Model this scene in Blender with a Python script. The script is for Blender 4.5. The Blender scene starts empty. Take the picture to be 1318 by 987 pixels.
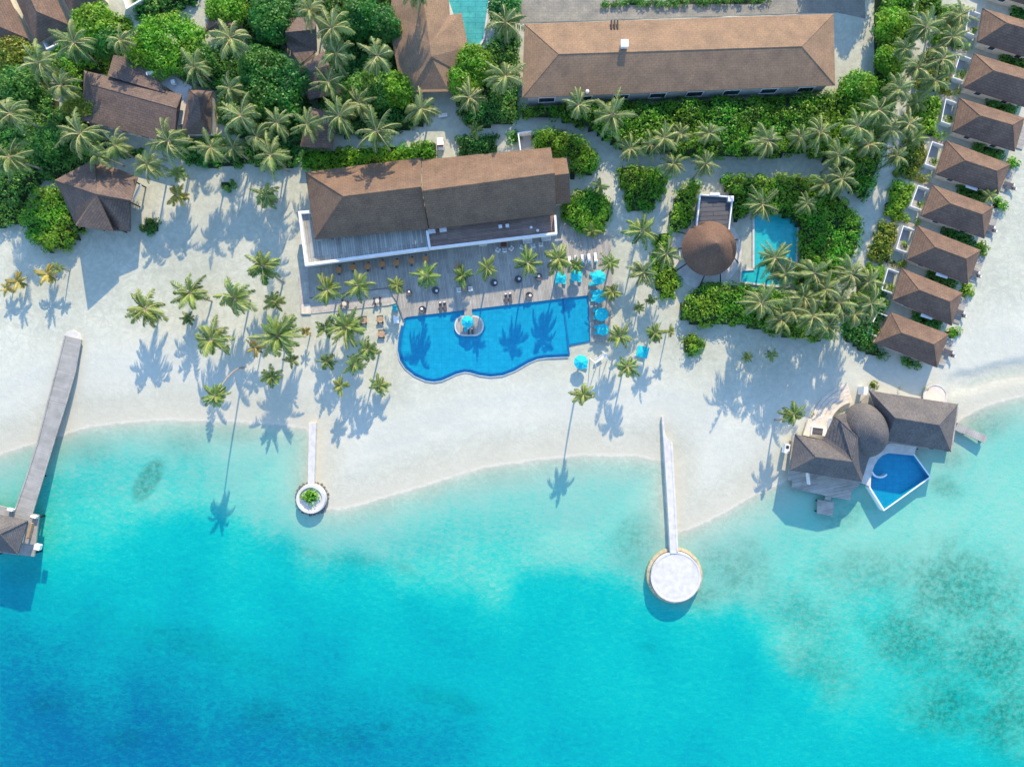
import bpy, math, random
import numpy as np
random.seed(7); RNG = np.random.default_rng(7)
PI = math.pi
sc = bpy.context.scene
COL = sc.collection
S = 0.159; F = 879.0; H = F * S          # metres per photo pixel on the ground, focal length in pixels, flying height
SUN_EL = math.radians(28.0); SHX = -0.19  # shadows run (SHX, -1) on the ground
WATER = -0.9

def P(x, y, z=0.0):
    k = S * (H - z) / H
    return ((x - 659) * k, (493.5 - y) * k, z)

# ------------------------------------------------------------------ materials
def new_mat(name):
    m = bpy.data.materials.new(name); m.use_nodes = True
    nt = m.node_tree
    for n in list(nt.nodes): nt.nodes.remove(n)
    out = nt.nodes.new('ShaderNodeOutputMaterial')
    return m, nt, out
def N(nt, t, **kw):
    n = nt.nodes.new(t)
    for k, v in kw.items():
        if k.startswith('i_'):
            key = k[2:]
            n.inputs[int(key) if key.isdigit() else key.replace('_', ' ')].default_value = v
        else: setattr(n, k, v)
    return n
def L(nt, a, b): nt.links.new(a, b)
def ramp(nt, fac, stops, interp='LINEAR'):
    r = nt.nodes.new('ShaderNodeValToRGB'); r.color_ramp.interpolation = interp
    el = r.color_ramp.elements
    while len(el) > 1: el.remove(el[-1])
    el[0].position = stops[0][0]; el[0].color = (*stops[0][1], 1)
    for p, c in stops[1:]:
        e = el.new(p); e.color = (*c, 1)
    L(nt, fac, r.inputs[0]); return r.outputs[0]
def mixc(nt, fac, a, b, mode='MIX'):
    m = nt.nodes.new('ShaderNodeMix'); m.data_type = 'RGBA'; m.blend_type = mode
    for sock, v in ((m.inputs[0], fac), (m.inputs[6], a), (m.inputs[7], b)):
        if hasattr(v, 'links'): L(nt, v, sock)
        elif isinstance(v, (int, float)): sock.default_value = v
        else: sock.default_value = (*v, 1)
    return m.outputs[2]
def math_n(nt, op, a, b=None, c=None):
    m = nt.nodes.new('ShaderNodeMath'); m.operation = op
    for i, v in enumerate((a, b, c)):
        if v is None: continue
        if hasattr(v, 'links'): L(nt, v, m.inputs[i])
        else: m.inputs[i].default_value = v
    return m.outputs[0]
def noise(nt, scale, detail=4, rough=0.55, vec=None, dist=0.0):
    n = nt.nodes.new('ShaderNodeTexNoise'); n.inputs['Scale'].default_value = scale
    n.inputs['Detail'].default_value = detail; n.inputs['Roughness'].default_value = rough
    n.inputs['Distortion'].default_value = dist
    if vec is None:
        g = nt.nodes.new('ShaderNodeNewGeometry'); vec = g.outputs['Position']
    L(nt, vec, n.inputs['Vector']); return n.outputs['Fac']
def principled(nt, out, col, rough=0.8, bump=None, bstr=0.3, bdist=0.1, spec=0.3):
    b = nt.nodes.new('ShaderNodeBsdfPrincipled')
    if hasattr(col, 'links'): L(nt, col, b.inputs['Base Color'])
    else: b.inputs['Base Color'].default_value = (*col, 1)
    b.inputs['Roughness'].default_value = rough
    b.inputs['Specular IOR Level'].default_value = spec
    if bump is not None:
        bp = nt.nodes.new('ShaderNodeBump'); bp.inputs['Strength'].default_value = bstr; bp.inputs['Distance'].default_value = bdist
        L(nt, bump, bp.inputs['Height']); L(nt, bp.outputs[0], b.inputs['Normal'])
    L(nt, b.outputs[0], out.inputs[0]); return b

def plain(name, col, rough=0.7, var=0.12, scale=0.8, spec=0.3):
    m, nt, out = new_mat(name)
    n = noise(nt, scale, 5)
    c = ramp(nt, n, [(0.3, tuple(v * (1 - var) for v in col)), (0.7, tuple(min(1, v * (1 + var)) for v in col))])
    principled(nt, out, c, rough, spec=spec); return m

def shingle(name, c1, c2, c3, row=0.45, wid=0.9, mort=0.03, thatch=False):
    m, nt, out = new_mat(name)
    tc = nt.nodes.new('ShaderNodeTexCoord')
    br = nt.nodes.new('ShaderNodeTexBrick')
    br.inputs['Scale'].default_value = 1; br.inputs['Brick Width'].default_value = wid; br.inputs['Row Height'].default_value = row
    br.inputs['Mortar Size'].default_value = mort; br.inputs['Mortar Smooth'].default_value = 0.3; br.inputs['Bias'].default_value = 0.0
    br.inputs['Color1'].default_value = (*c1, 1); br.inputs['Color2'].default_value = (*c2, 1); br.inputs['Mortar'].default_value = (*c3, 1)
    L(nt, tc.outputs['UV'], br.inputs['Vector'])
    n1 = noise(nt, 0.35, 5, 0.6); n2 = noise(nt, 3.0, 4, 0.6)
    w = ramp(nt, n1, [(0.3, (0.78, 0.78, 0.8)), (0.65, (1.1, 1.06, 1.02))])
    w2 = ramp(nt, n2, [(0.3, (0.82, 0.82, 0.82)), (0.7, (1.14, 1.12, 1.1))])
    c = mixc(nt, 1.0, br.outputs['Color'], w, 'MULTIPLY'); c = mixc(nt, 1.0, c, w2, 'MULTIPLY')
    # moss and rain streaks running down the slope
    mp = nt.nodes.new('ShaderNodeMapping'); mp.inputs['Scale'].default_value = (1.3, 0.12, 1)
    L(nt, tc.outputs['UV'], mp.inputs['Vector'])
    st = noise(nt, 1.0, 4, 0.6, mp.outputs[0])
    c = mixc(nt, ramp(nt, st, [(0.5, (0, 0, 0)), (0.75, (0.35, 0.35, 0.35))]), c, c3)
    principled(nt, out, c, 0.9, br.outputs['Fac'], 0.35, 0.05, 0.15); return m

def planks(name, col, wid=0.3, var=0.25, gap=(0.25, 0.25, 0.25), length=6.0):
    m, nt, out = new_mat(name)
    tc = nt.nodes.new('ShaderNodeTexCoord')
    br = nt.nodes.new('ShaderNodeTexBrick')
    br.inputs['Scale'].default_value = 1; br.inputs['Brick Width'].default_value = length; br.inputs['Row Height'].default_value = wid
    br.inputs['Mortar Size'].default_value = wid * 0.06; br.inputs['Mortar Smooth'].default_value = 0.2
    br.inputs['Color1'].default_value = (*[v * (1 - var) for v in col], 1); br.inputs['Color2'].default_value = (*[min(1, v * (1 + var)) for v in col], 1)
    br.inputs['Mortar'].default_value = (*[v * g for v, g in zip(col, gap)], 1)
    L(nt, tc.outputs['UV'], br.inputs['Vector'])
    n1 = noise(nt, 0.5, 5, 0.6)
    w = ramp(nt, n1, [(0.3, (0.8, 0.8, 0.8)), (0.7, (1.12, 1.12, 1.12))])
    c = mixc(nt, 1.0, br.outputs['Color'], w, 'MULTIPLY')
    principled(nt, out, c, 0.75, br.outputs['Fac'], 0.3, 0.03); return m

def leafmat(name, dark, mid, light, trans=0.3, yellow=None):
    m, nt, out = new_mat(name)
    g = nt.nodes.new('ShaderNodeNewGeometry'); oi = nt.nodes.new('ShaderNodeObjectInfo')
    n = noise(nt, 0.22, 3)
    f = math_n(nt, 'ADD', math_n(nt, 'MULTIPLY', g.outputs['Random Per Island'], 0.45), math_n(nt, 'MULTIPLY', n, 0.75))
    f = math_n(nt, 'ADD', f, math_n(nt, 'MULTIPLY', math_n(nt, 'SUBTRACT', oi.outputs['Random'], 0.5), 0.3))
    tn = nt.nodes.new('ShaderNodeAttribute'); tn.attribute_name = 'tone'; f = math_n(nt, 'ADD', f, tn.outputs['Fac'])
    c = ramp(nt, f, [(0.2, dark), (0.55, mid), (0.95, light)])
    if yellow:
        yn = math_n(nt, 'GREATER_THAN', g.outputs['Random Per Island'], 0.93)
        c = mixc(nt, math_n(nt, 'MULTIPLY', yn, 0.7), c, yellow)
    hs = nt.nodes.new('ShaderNodeHueSaturation'); h_ = noise(nt, 0.13, 3, 0.6)
    L(nt, math_n(nt, 'ADD', 0.5, math_n(nt, 'MULTIPLY', math_n(nt, 'SUBTRACT', h_, 0.5), 0.16)), hs.inputs['Hue'])
    L(nt, math_n(nt, 'ADD', 1.0, math_n(nt, 'MULTIPLY', math_n(nt, 'SUBTRACT', noise(nt, 0.31, 3, 0.6), 0.5), 1.1)), hs.inputs['Value'])
    L(nt, c, hs.inputs['Color']); c = hs.outputs[0]
    b = nt.nodes.new('ShaderNodeBsdfPrincipled'); L(nt, c, b.inputs['Base Color'])
    b.inputs['Roughness'].default_value = 0.45; b.inputs['Specular IOR Level'].default_value = 0.35
    t = nt.nodes.new('ShaderNodeBsdfTranslucent'); L(nt, c, t.inputs['Color'])
    mx = nt.nodes.new('ShaderNodeMixShader'); mx.inputs[0].default_value = trans
    L(nt, b.outputs[0], mx.inputs[1]); L(nt, t.outputs[0], mx.inputs[2]); L(nt, mx.outputs[0], out.inputs[0]); return m

M = {}
M['roof_tan'] = shingle('tan_shingle', (0.285, 0.205, 0.137), (0.27, 0.192, 0.13), (0.21, 0.15, 0.105))
M['roof_brown'] = shingle('brown_shingle', (0.205, 0.145, 0.105), (0.18, 0.128, 0.094), (0.115, 0.083, 0.064))
M['roof_villa'] = shingle('villa_shingle', (0.205, 0.146, 0.112), (0.165, 0.12, 0.095), (0.10, 0.076, 0.063))
M['roof_umber'] = shingle('umber_shingle', (0.19, 0.148, 0.13), (0.15, 0.12, 0.105), (0.085, 0.07, 0.062))
M['thatch_grey'] = shingle('grey_thatch', (0.185, 0.185, 0.19), (0.14, 0.14, 0.145), (0.085, 0.085, 0.09), row=0.3, wid=0.25, mort=0.04)
M['thatch_brown'] = shingle('brown_thatch', (0.20, 0.132, 0.10), (0.165, 0.11, 0.086), (0.10, 0.072, 0.06), row=0.35, wid=0.3, mort=0.03)
M['white'] = plain('white_render', (0.78, 0.79, 0.80), 0.6, 0.06, 1.5)
M['cream'] = plain('cream_stone', (0.62, 0.58, 0.50), 0.8, 0.12, 1.2)
M['greywall'] = plain('grey_wall', (0.36, 0.37, 0.38), 0.7, 0.1, 1.0)
M['concrete'] = plain('pale_concrete', (0.56, 0.56, 0.54), 0.85, 0.13, 0.9)
M['footing'] = plain('sandy_footing', (0.42, 0.36, 0.25), 0.9, 0.25, 1.3)
M['rock'] = plain('dark_rock', (0.13, 0.14, 0.13), 0.9, 0.4, 1.3)
M['darkroof'] = planks('dark_roofing', (0.10, 0.105, 0.115), 0.9, 0.12)
M['dark'] = plain('dark_timber', (0.035, 0.035, 0.04), 0.6, 0.2)
M['darkrattan'] = plain('dark_rattan', (0.09, 0.095, 0.11), 0.7, 0.25, 5)
M['glass'] = plain('dark_glass', (0.03, 0.045, 0.055), 0.12, 0.1, 1, 0.6)
M['teak'] = plain('teak', (0.42, 0.27, 0.17), 0.6, 0.15, 3)
M['orange'] = plain('orange_teak', (0.50, 0.24, 0.10), 0.6, 0.15, 3)
M['turq'] = plain('turquoise_fabric', (0.015, 0.50, 0.60), 0.8, 0.14, 2.5)
M['turq2'] = plain('turquoise_cushion', (0.02, 0.52, 0.60), 0.85, 0.1, 2)
M['metal'] = plain('grey_metal', (0.45, 0.46, 0.48), 0.4, 0.08)
M['deck'] = planks('grey_deck', (0.37, 0.365, 0.335), 0.32, 0.16, (0.45, 0.45, 0.45))
M['deckdark'] = planks('weathered_deck', (0.23, 0.235, 0.24), 0.32, 0.16, (0.4, 0.4, 0.4))
M['pergola'] = planks('pergola_boards', (0.36, 0.37, 0.34), 0.45, 0.22, (0.35, 0.35, 0.35))
M['balcony'] = planks('brown_boards', (0.27, 0.20, 0.165), 0.3, 0.2)
M['jettydeck'] = planks('jetty_boards', (0.34, 0.34, 0.32), 0.45, 0.08, (0.7, 0.7, 0.7))
M['paving'] = shingle('pale_paving', (0.50, 0.50, 0.47), (0.46, 0.46, 0.44), (0.36, 0.36, 0.34), 0.9, 0.9, 0.02)
M['yardpave'] = shingle('yard_paving', (0.30, 0.30, 0.26), (0.26, 0.265, 0.235), (0.2, 0.2, 0.18), 0.5, 1.0, 0.02)
M['pathpave'] = shingle('path_paving', (0.40, 0.38, 0.36), (0.36, 0.34, 0.325), (0.25, 0.24, 0.23), 0.5, 0.9, 0.03)
M['trunk'] = plain('palm_bark', (0.27, 0.235, 0.20), 0.9, 0.3, 3)
M['bark'] = plain('tree_bark', (0.16, 0.12, 0.09), 0.9, 0.3, 3)
M['husk'] = plain('palm_heart', (0.40, 0.27, 0.12), 0.8, 0.3, 4)
M['under'] = plain('shaded_leaf_core', (0.022, 0.040, 0.014), 0.9, 0.4, 1.2)  # dark green that puts the shade of the leaf gaps into the core
M['leaf_bright'] = leafmat('bright_leaf', (0.06, 0.17, 0.012), (0.125, 0.345, 0.016), (0.245, 0.50, 0.04), .38)
M['leaf_deep'] = leafmat('deep_leaf', (0.022, 0.10, 0.02), (0.06, 0.235, 0.034), (0.14, 0.38, 0.06), .35)
M['leaf_olive'] = leafmat('olive_leaf', (0.07, 0.12, 0.012), (0.18, 0.27, 0.02), (0.34, 0.40, 0.05), yellow=(0.4, 0.33, 0.06))
M['palm_beach'] = leafmat('beach_frond', (0.055, 0.11, 0.018), (0.125, 0.22, 0.035), (0.26, 0.35, 0.09), 0.3)
M['palm_jungle'] = leafmat('jungle_frond', (0.045, 0.10, 0.025), (0.10, 0.185, 0.045), (0.22, 0.30, 0.10), 0.28)
M['palm_yellow'] = leafmat('yellow_frond', (0.12, 0.11, 0.015), (0.28, 0.23, 0.03), (0.42, 0.34, 0.07), 0.25)
M['deadleaf'] = plain('dry_frond', (0.30, 0.20, 0.11), 0.85, 0.25, 2)
M['rachis'] = plain('frond_midrib', (0.42, 0.38, 0.19), 0.6, 0.2, 2)

def pool_tile(name, col, dark, size=0.6):
    m, nt, out = new_mat(name)
    g = nt.nodes.new('ShaderNodeNewGeometry')
    n = noise(nt, 0.5, 3); 
    mp = nt.nodes.new('ShaderNodeMapping'); mp.inputs['Scale'].default_value = (0.35, 1.0, 1.0); L(nt, g.outputs['Position'], mp.inputs['Vector'])
    r = noise(nt, 2.2, 2, 0.5, mp.outputs[0], 0.6)
    c = ramp(nt, n, [(0.3, dark), (0.7, col)])
    c = mixc(nt, math_n(nt, 'MULTIPLY', ramp(nt, r, [(0.5, (0, 0, 0)), (0.7, (1, 1, 1))]), 0.16), c, tuple(min(1, v * 1.5 + 0.03) for v in col))
    tb = nt.nodes.new('ShaderNodeTexBrick'); tb.offset = 0.0; tb.inputs['Scale'].default_value = 1; tb.inputs['Brick Width'].default_value = 1.6; tb.inputs['Row Height'].default_value = 1.6; tb.inputs['Mortar Size'].default_value = 0.06
    L(nt, g.outputs['Position'], tb.inputs['Vector']); c = mixc(nt, math_n(nt, 'MULTIPLY', tb.outputs['Fac'], 0.22), c, tuple(v * .6 for v in dark))
    principled(nt, out, c, 0.35); return m
M['tile_blue'] = pool_tile('blue_pool_tile', (0.004, 0.335, 0.53), (0.003, 0.29, 0.48))
M['tile_navy'] = pool_tile('navy_pool_tile', (0.006, 0.16, 0.36), (0.005, 0.13, 0.32))
M['tile_aqua'] = pool_tile('aqua_pool_tile', (0.05, 0.52, 0.55), (0.03, 0.45, 0.50))

def pool_water(name, tint):
    m, nt, out = new_mat(name)
    g = nt.nodes.new('ShaderNodeNewGeometry')
    n = noise(nt, 1.6, 3, 0.5, None, 0.8)
    c = ramp(nt, n, [(0.35, tuple(v * 0.94 for v in tint)), (0.65, tuple(min(1, v * 1.04) for v in tint))])
    t = nt.nodes.new('ShaderNodeBsdfTransparent'); L(nt, c, t.inputs['Color'])
    gl = nt.nodes.new('ShaderNodeBsdfGlossy'); gl.inputs['Roughness'].default_value = 0.08
    bp = nt.nodes.new('ShaderNodeBump'); bp.inputs['Strength'].default_value = 0.15; bp.inputs['Distance'].default_value = 0.1
    L(nt, n, bp.inputs['Height']); L(nt, bp.outputs[0], gl.inputs['Normal'])
    lw = nt.nodes.new('ShaderNodeLayerWeight'); mx = nt.nodes.new('ShaderNodeMixShader')
    L(nt, math_n(nt, 'ADD', 0.02, math_n(nt, 'MULTIPLY', math_n(nt, 'POWER', lw.outputs['Facing'], 5.0), 0.9)), mx.inputs[0])
    L(nt, t.outputs[0], mx.inputs[1]); L(nt, gl.outputs[0], mx.inputs[2]); L(nt, mx.outputs[0], out.inputs[0]); return m
M['poolwater'] = pool_water('pool_water', (0.82, 0.97, 1.0))
M['aquawater'] = pool_water('aqua_water', (0.75, 0.98, 0.98))

# ------------------------------------------------------------------ mesh helpers
class MB:
    def __init__(s): s.v = []; s.f = []; s.uv = []; s.mi = []
    def face(s, pts, uvs=None, mi=0):
        b = len(s.v); s.v += [tuple(p) for p in pts]; s.f.append(list(range(b, b + len(pts))))
        if uvs is None:
            a = np.array(pts[0:3], float); n = np.cross(a[1] - a[0], a[2] - a[0]); n = n / (np.linalg.norm(n) + 1e-9)
            up = np.array((0, 0, 1.0)) - n * n[2]
            if np.linalg.norm(up) < 0.05: up = np.array((0, 1.0, 0))
            up /= np.linalg.norm(up); u = np.cross(up, n)
            uvs = [(float(np.dot(p, u)), float(np.dot(p, up))) for p in pts]
        s.uv += uvs; s.mi.append(mi)
    def prism(s, pts, z0, z1, ang=0.0, mi=0, bottom=True):
        """pts: world xy loop (any winding)"""
        a = sum(pts[i][0] * pts[(i + 1) % len(pts)][1] - pts[(i + 1) % len(pts)][0] * pts[i][1] for i in range(len(pts)))
        if a < 0: pts = pts[::-1]
        c, sn = math.cos(ang), math.sin(ang)
        uv = [(p[0] * c + p[1] * sn, -p[0] * sn + p[1] * c) for p in pts]
        s.face([(p[0], p[1], z1) for p in pts], uv, mi)
        if bottom: s.face([(p[0], p[1], z0) for p in pts[::-1]], uv[::-1], mi)
        for i in range(len(pts)):
            p, q = pts[i], pts[(i + 1) % len(pts)]
            d = math.hypot(q[0] - p[0], q[1] - p[1])
            s.face([(p[0], p[1], z0), (q[0], q[1], z0), (q[0], q[1], z1), (p[0], p[1], z1)], [(0, z0), (d, z0), (d, z1), (0, z1)], mi)
    def box(s, c, size, rz=0.0, mi=0):
        x, y, z = c; a, b, h = size[0] / 2, size[1] / 2, size[2] / 2
        co, si = math.cos(rz), math.sin(rz)
        s.prism([(x + co * u - si * v, y + si * u + co * v) for u, v in ((-a, -b), (a, -b), (a, b), (-a, b))], z - h, z + h, rz, mi)
    def bar(s, p, q, r, n=6, r2=None, mi=0):
        p = np.array(p, float); q = np.array(q, float); d = q - p; d /= np.linalg.norm(d)
        t = np.array((0, 0, 1.0)) if abs(d[2]) < 0.9 else np.array((1.0, 0, 0))
        u = np.cross(d, t); u /= np.linalg.norm(u); w = np.cross(d, u)
        r2 = r if r2 is None else r2
        A = [p + r * (math.cos(2 * PI * i / n) * u + math.sin(2 * PI * i / n) * w) for i in range(n)]
        B = [q + r2 * (math.cos(2 * PI * i / n) * u + math.sin(2 * PI * i / n) * w) for i in range(n)]
        for i in range(n): s.face([A[(i + 1) % n], A[i], B[i], B[(i + 1) % n]], None, mi)
        s.face(A, None, mi); s.face(B[::-1], None, mi)
    def lathe(s, c, prof, n=24, mi=0):
        cx, cy = c
        for (r0, z0), (r1, z1) in zip(prof, prof[1:]):
            for i in range(n):
                a, b = 2 * PI * i / n, 2 * PI * (i + 1) / n
                sl = math.hypot(r1 - r0, z1 - z0)
                pts = [(cx + r0 * math.cos(a), cy + r0 * math.sin(a), z0), (cx + r0 * math.cos(b), cy + r0 * math.sin(b), z0),
                       (cx + r1 * math.cos(b), cy + r1 * math.sin(b), z1), (cx + r1 * math.cos(a), cy + r1 * math.sin(a), z1)]
                R = max(r0, r1, 0.5)
                uv = [(a * R, z0), (b * R, z0), (b * R, z0 + sl), (a * R, z0 + sl)]
                if r1 < 1e-6: pts = pts[:3]; uv = uv[:3]
                if r0 < 1e-6: pts = [pts[0], pts[2], pts[3]]; uv = [uv[0], uv[2], uv[3]]
                s.face(pts, uv, mi)
    def solid(s, verts, faces, th=0.22, mi=0):
        """roof skin with thickness; faces index verts, wound counter-clockwise from above"""
        edge = {}
        for f in faces:
            pts = [verts[i] for i in f]
            n = np.zeros(3)
            for i in range(len(pts)):
                a, b = np.array(pts[i]), np.array(pts[(i + 1) % len(pts)]); n += np.cross(a, b)
            if n[2] < 0: f = f[::-1]; pts = pts[::-1]
            s.face(pts, None, mi)
            s.face([(p[0], p[1], p[2] - th) for p in pts[::-1]], None, mi)
            for i in range(len(f)): edge[(f[i], f[(i + 1) % len(f)])] = 1
        for (a, b) in edge:
            if (b, a) not in edge:
                p, q = verts[a], verts[b]
                s.face([(p[0], p[1], p[2] - th), (q[0], q[1], q[2] - th), q, p], None, mi)
    def build(s, name, mats, parent=None, origin=None, smooth=False):
        me = bpy.data.meshes.new(name)
        o = (0, 0, 0)
        if parent is not None: o = ORG.get(parent.name, (0, 0, 0))
        elif origin is not None: o = origin
        me.from_pydata([(v[0] - o[0], v[1] - o[1], v[2] - o[2]) for v in s.v], [], s.f)
        uvl = me.uv_layers.new(name='UVMap')
        uvl.data.foreach_set('uv', np.array(s.uv, np.float32).ravel())
        if not isinstance(mats, (list, tuple)): mats = [mats]
        for m in mats: me.materials.append(m)
        me.polygons.foreach_set('material_index', np.array(s.mi, np.int32))
        if smooth: me.polygons.foreach_set('use_smooth', np.ones(len(s.f), bool))
        me.update()
        ob = bpy.data.objects.new(name, me); COL.objects.link(ob)
        if parent is not None: ob.parent = parent; ORG[ob.name] = o
        elif origin is not None: ob.location = origin; ORG[ob.name] = origin
        return ob
ORG = {}
def tag(o, label, cat, group=None, kind=None):
    o['label'] = label; o['category'] = cat
    if group: o['group'] = group
    if kind: o['kind'] = kind
    return o
def thing(name, label, cat, loc=(0, 0, 0), rz=0.0, group=None, local=False):
    o = bpy.data.objects.new(name, None); COL.objects.link(o); o.location = loc; o.rotation_euler = (0, 0, rz)
    o.empty_display_size = 0.3
    ORG[o.name] = (0, 0, 0) if local else tuple(loc)
    return tag(o, label, cat, group)
def dup(root, loc, rz, label, scale=1.0):
    r = root.copy(); COL.objects.link(r); r.location = loc; r.rotation_euler = (0, 0, rz); r.scale = (scale,) * 3; r['label'] = label
    for ch in list(root.children):
        c = ch.copy(); COL.objects.link(c); c.parent = r
        for g in list(ch.children):
            d = g.copy(); COL.objects.link(d); d.parent = c
    return r
def struct(name, mb, mat, label=None):
    o = mb.build(name, mat); o['kind'] = 'structure'
    return o
def XY(pts, z=0.0): return [P(x, y, z)[:2] for x, y in pts]
def cen(pts, z=0.0):
    q = XY(pts, z); return (sum(p[0] for p in q) / len(q), sum(p[1] for p in q) / len(q))
def ribbon(mb, q, z, w, h):
    """mitred wall of width w and height h, its top at z, along the world points q"""
    q = [np.array(p[:2], float) for p in q]; Lf, Rt = [], []
    for i, p in enumerate(q):
        e0 = (p - q[i - 1]) if i else (q[1] - p); e1 = (q[i + 1] - p) if i < len(q) - 1 else e0
        e0 = e0 / np.linalg.norm(e0); e1 = e1 / np.linalg.norm(e1)
        n0 = np.array((-e0[1], e0[0])); n1 = np.array((-e1[1], e1[0])); b = n0 + n1; b = b / max(np.dot(b, n0), 0.4) * w / 2
        Lf.append(tuple(p + b)); Rt.append(tuple(p - b))
    for i in range(len(q) - 1): mb.prism([Lf[i], Lf[i + 1], Rt[i + 1], Rt[i]], z - h, z)
def strip(mb, pxs, z, w, h): ribbon(mb, [P(x, y, z) for x, y in pxs], z, w, h)
def inset(q, d):
    c = (sum(p[0] for p in q) / len(q), sum(p[1] for p in q) / len(q)); r = []
    for p in q:
        l = math.hypot(p[0] - c[0], p[1] - c[1]); k = max(0.2, (l - d) / l); r.append((c[0] + (p[0] - c[0]) * k, c[1] + (p[1] - c[1]) * k))
    return r
def np_mesh(name, verts, faces, mats, mi=None, parent=None, origin=(0, 0, 0), smooth=None):
    me = bpy.data.meshes.new(name)
    v = np.asarray(verts, np.float32) - np.array(origin, np.float32); f = np.asarray(faces, np.int32)
    nf, k = f.shape
    me.vertices.add(len(v)); me.vertices.foreach_set('co', v.ravel())
    me.loops.add(nf * k); me.loops.foreach_set('vertex_index', f.ravel())
    me.polygons.add(nf); me.polygons.foreach_set('loop_start', np.arange(0, nf * k, k, dtype=np.int32))
    for m in mats: me.materials.append(m)
    if mi is not None: me.polygons.foreach_set('material_index', np.asarray(mi, np.int32))
    if smooth is not None: me.polygons.foreach_set('use_smooth', np.full(nf, smooth))
    me.update(calc_edges=True); me.validate()
    ob = bpy.data.objects.new(name, me); COL.objects.link(ob)
    return ob

# ------------------------------------------------------------------ 2-d geometry in numpy
def sdist(px, py, poly):
    """signed distance to polygon, positive inside; px,py,poly same units"""
    d = np.full(px.shape, 1e18); ins = np.zeros(px.shape, bool); n = len(poly)
    for i in range(n):
        ax, ay = poly[i]; bx, by = poly[(i + 1) % n]
        ex, ey = bx - ax, by - ay; l2 = ex * ex + ey * ey + 1e-12
        t = np.clip(((px - ax) * ex + (py - ay) * ey) / l2, 0, 1)
        d = np.minimum(d, (px - ax - t * ex) ** 2 + (py - ay - t * ey) ** 2)
        if abs(by - ay) > 1e-12:
            c = ((ay > py) != (by > py)) & (px < (bx - ax) * (py - ay) / (by - ay) + ax); ins ^= c
    d = np.sqrt(d); return np.where(ins, d, -d)
def vnoise(x, y, seed=0):
    """cheap smooth value noise, 0..1"""
    xi = np.floor(x).astype(np.int64); yi = np.floor(y).astype(np.int64); xf = x - xi; yf = y - yi
    def h(a, b):
        n = (a * 374761393 + b * 668265263 + seed * 1442695) & 0x7fffffff
        n = ((n ^ (n >> 13)) * 1274126177) & 0x7fffffff
        return ((n ^ (n >> 16)) & 0xffff) / 65535.0
    u = xf * xf * (3 - 2 * xf); v = yf * yf * (3 - 2 * yf)
    return (h(xi, yi) * (1 - u) + h(xi + 1, yi) * u) * (1 - v) + (h(xi, yi + 1) * (1 - u) + h(xi + 1, yi + 1) * u) * v
def sstep(a, b, x):
    t = np.clip((x - a) / (b - a), 0, 1); return t * t * (3 - 2 * t)
def idw(px, py, pts, p=2.6):
    w = np.zeros(px.shape); s = np.zeros(px.shape)
    for x, y, v in pts:
        k = 1.0 / ((px - x) ** 2 + (py - y) ** 2 + 900.0) ** (p / 2); w += k; s += k * v
    return s / w

# ------------------------------------------------------------------ ground, sea bed and sea
LAND = [(-9000, 640), (-400, 625), (-120, 602), (0, 583), (40, 572), (75, 560), (110, 550), (160, 543), (220, 540), (280, 542), (340, 546), (392, 551),
        (398, 556), (399, 600), (398, 632), (404, 655), (420, 656), (445, 653), (470, 648), (520, 634), (570, 617), (620, 603), (680, 593), (730, 588), (775, 585),
        (820, 588), (856, 594), (858, 640), (862, 684), (880, 683), (910, 672), (950, 652), (985, 632), (1005, 624), (1040, 604), (1110, 588), (1180, 574),
        (1222, 560), (1240, 540), (1270, 523), (1300, 514), (1330, 510), (1500, 500), (2200, 430), (12000, 200), (12000, -12000), (-9000, -12000)]
DEEP = [(-9000, 760), (-300, 735), (0, 728), (60, 712), (110, 690), (140, 673), (180, 666), (225, 664), (300, 675), (350, 695), (400, 717), (450, 722), (500, 730), (530, 745),
        (575, 768), (620, 775), (655, 758), (690, 732), (735, 725), (785, 738), (825, 758), (850, 785), (872, 792), (910, 785), (950, 781), (968, 800), (985, 825),
        (1020, 868), (1060, 900), (1110, 928), (1185, 950), (1318, 985), (2000, 1100), (12000, 2200), (12000, 12000), (-9000, 12000)]
gx = np.concatenate([-np.geomspace(3500, 127, 14), np.arange(-125, 125.1, 0.8), np.geomspace(127, 3500, 14)])
gy = np.concatenate([-np.geomspace(3500, 96, 14), np.arange(-95, 95.1, 0.8), np.geomspace(97, 3500, 14)])
GX, GY = np.meshgrid(gx, gy); fx, fy = GX.ravel(), GY.ravel()
qx, qy = fx / S + 659, 493.5 - fy / S     # photo pixels of each grid point (ground level)
wob = (vnoise(qx / 34, qy / 34, 3) - 0.5) * 5 + (vnoise(qx / 11, qy / 11, 4) - 0.5) * 1.2
land = (sdist(qx, qy, LAND) + wob * 0.6) * S                # metres inland
wob2 = (vnoise(qx / 40, qy / 40, 5) - 0.5) * 26 + (vnoise(qx / 14, qy / 14, 6) - 0.5) * 12
deepd = sdist(qx, qy, DEEP) + wob2
shallow = idw(qx, qy, [(0, 620, 1.7), (60, 640, 2.1), (100, 660, 2.6), (160, 640, 2.0), (300, 600, 1.3), (250, 640, 1.9), (350, 640, 1.6), (380, 690, 2.3), (450, 690, 1.7), (520, 680, 1.6), (640, 650, 1.5),
                       (740, 650, 1.4), (560, 730, 2.3), (640, 715, 2.2), (720, 700, 1.9), (800, 700, 1.8), (830, 640, 1.4), (900, 700, 1.2), (960, 700, 1.5), (1100, 700, 1.5), (1040, 760, 1.9), (1250, 600, 1.5),
                       (1310, 640, 1.6), (1200, 690, 1.5), (1100, 800, 2.4), (1020, 800, 2.3), (1250, 800, 2.0), (1300, 900, 2.6), (1150, 890, 2.8), (1240, 930, 3.0)])
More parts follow.
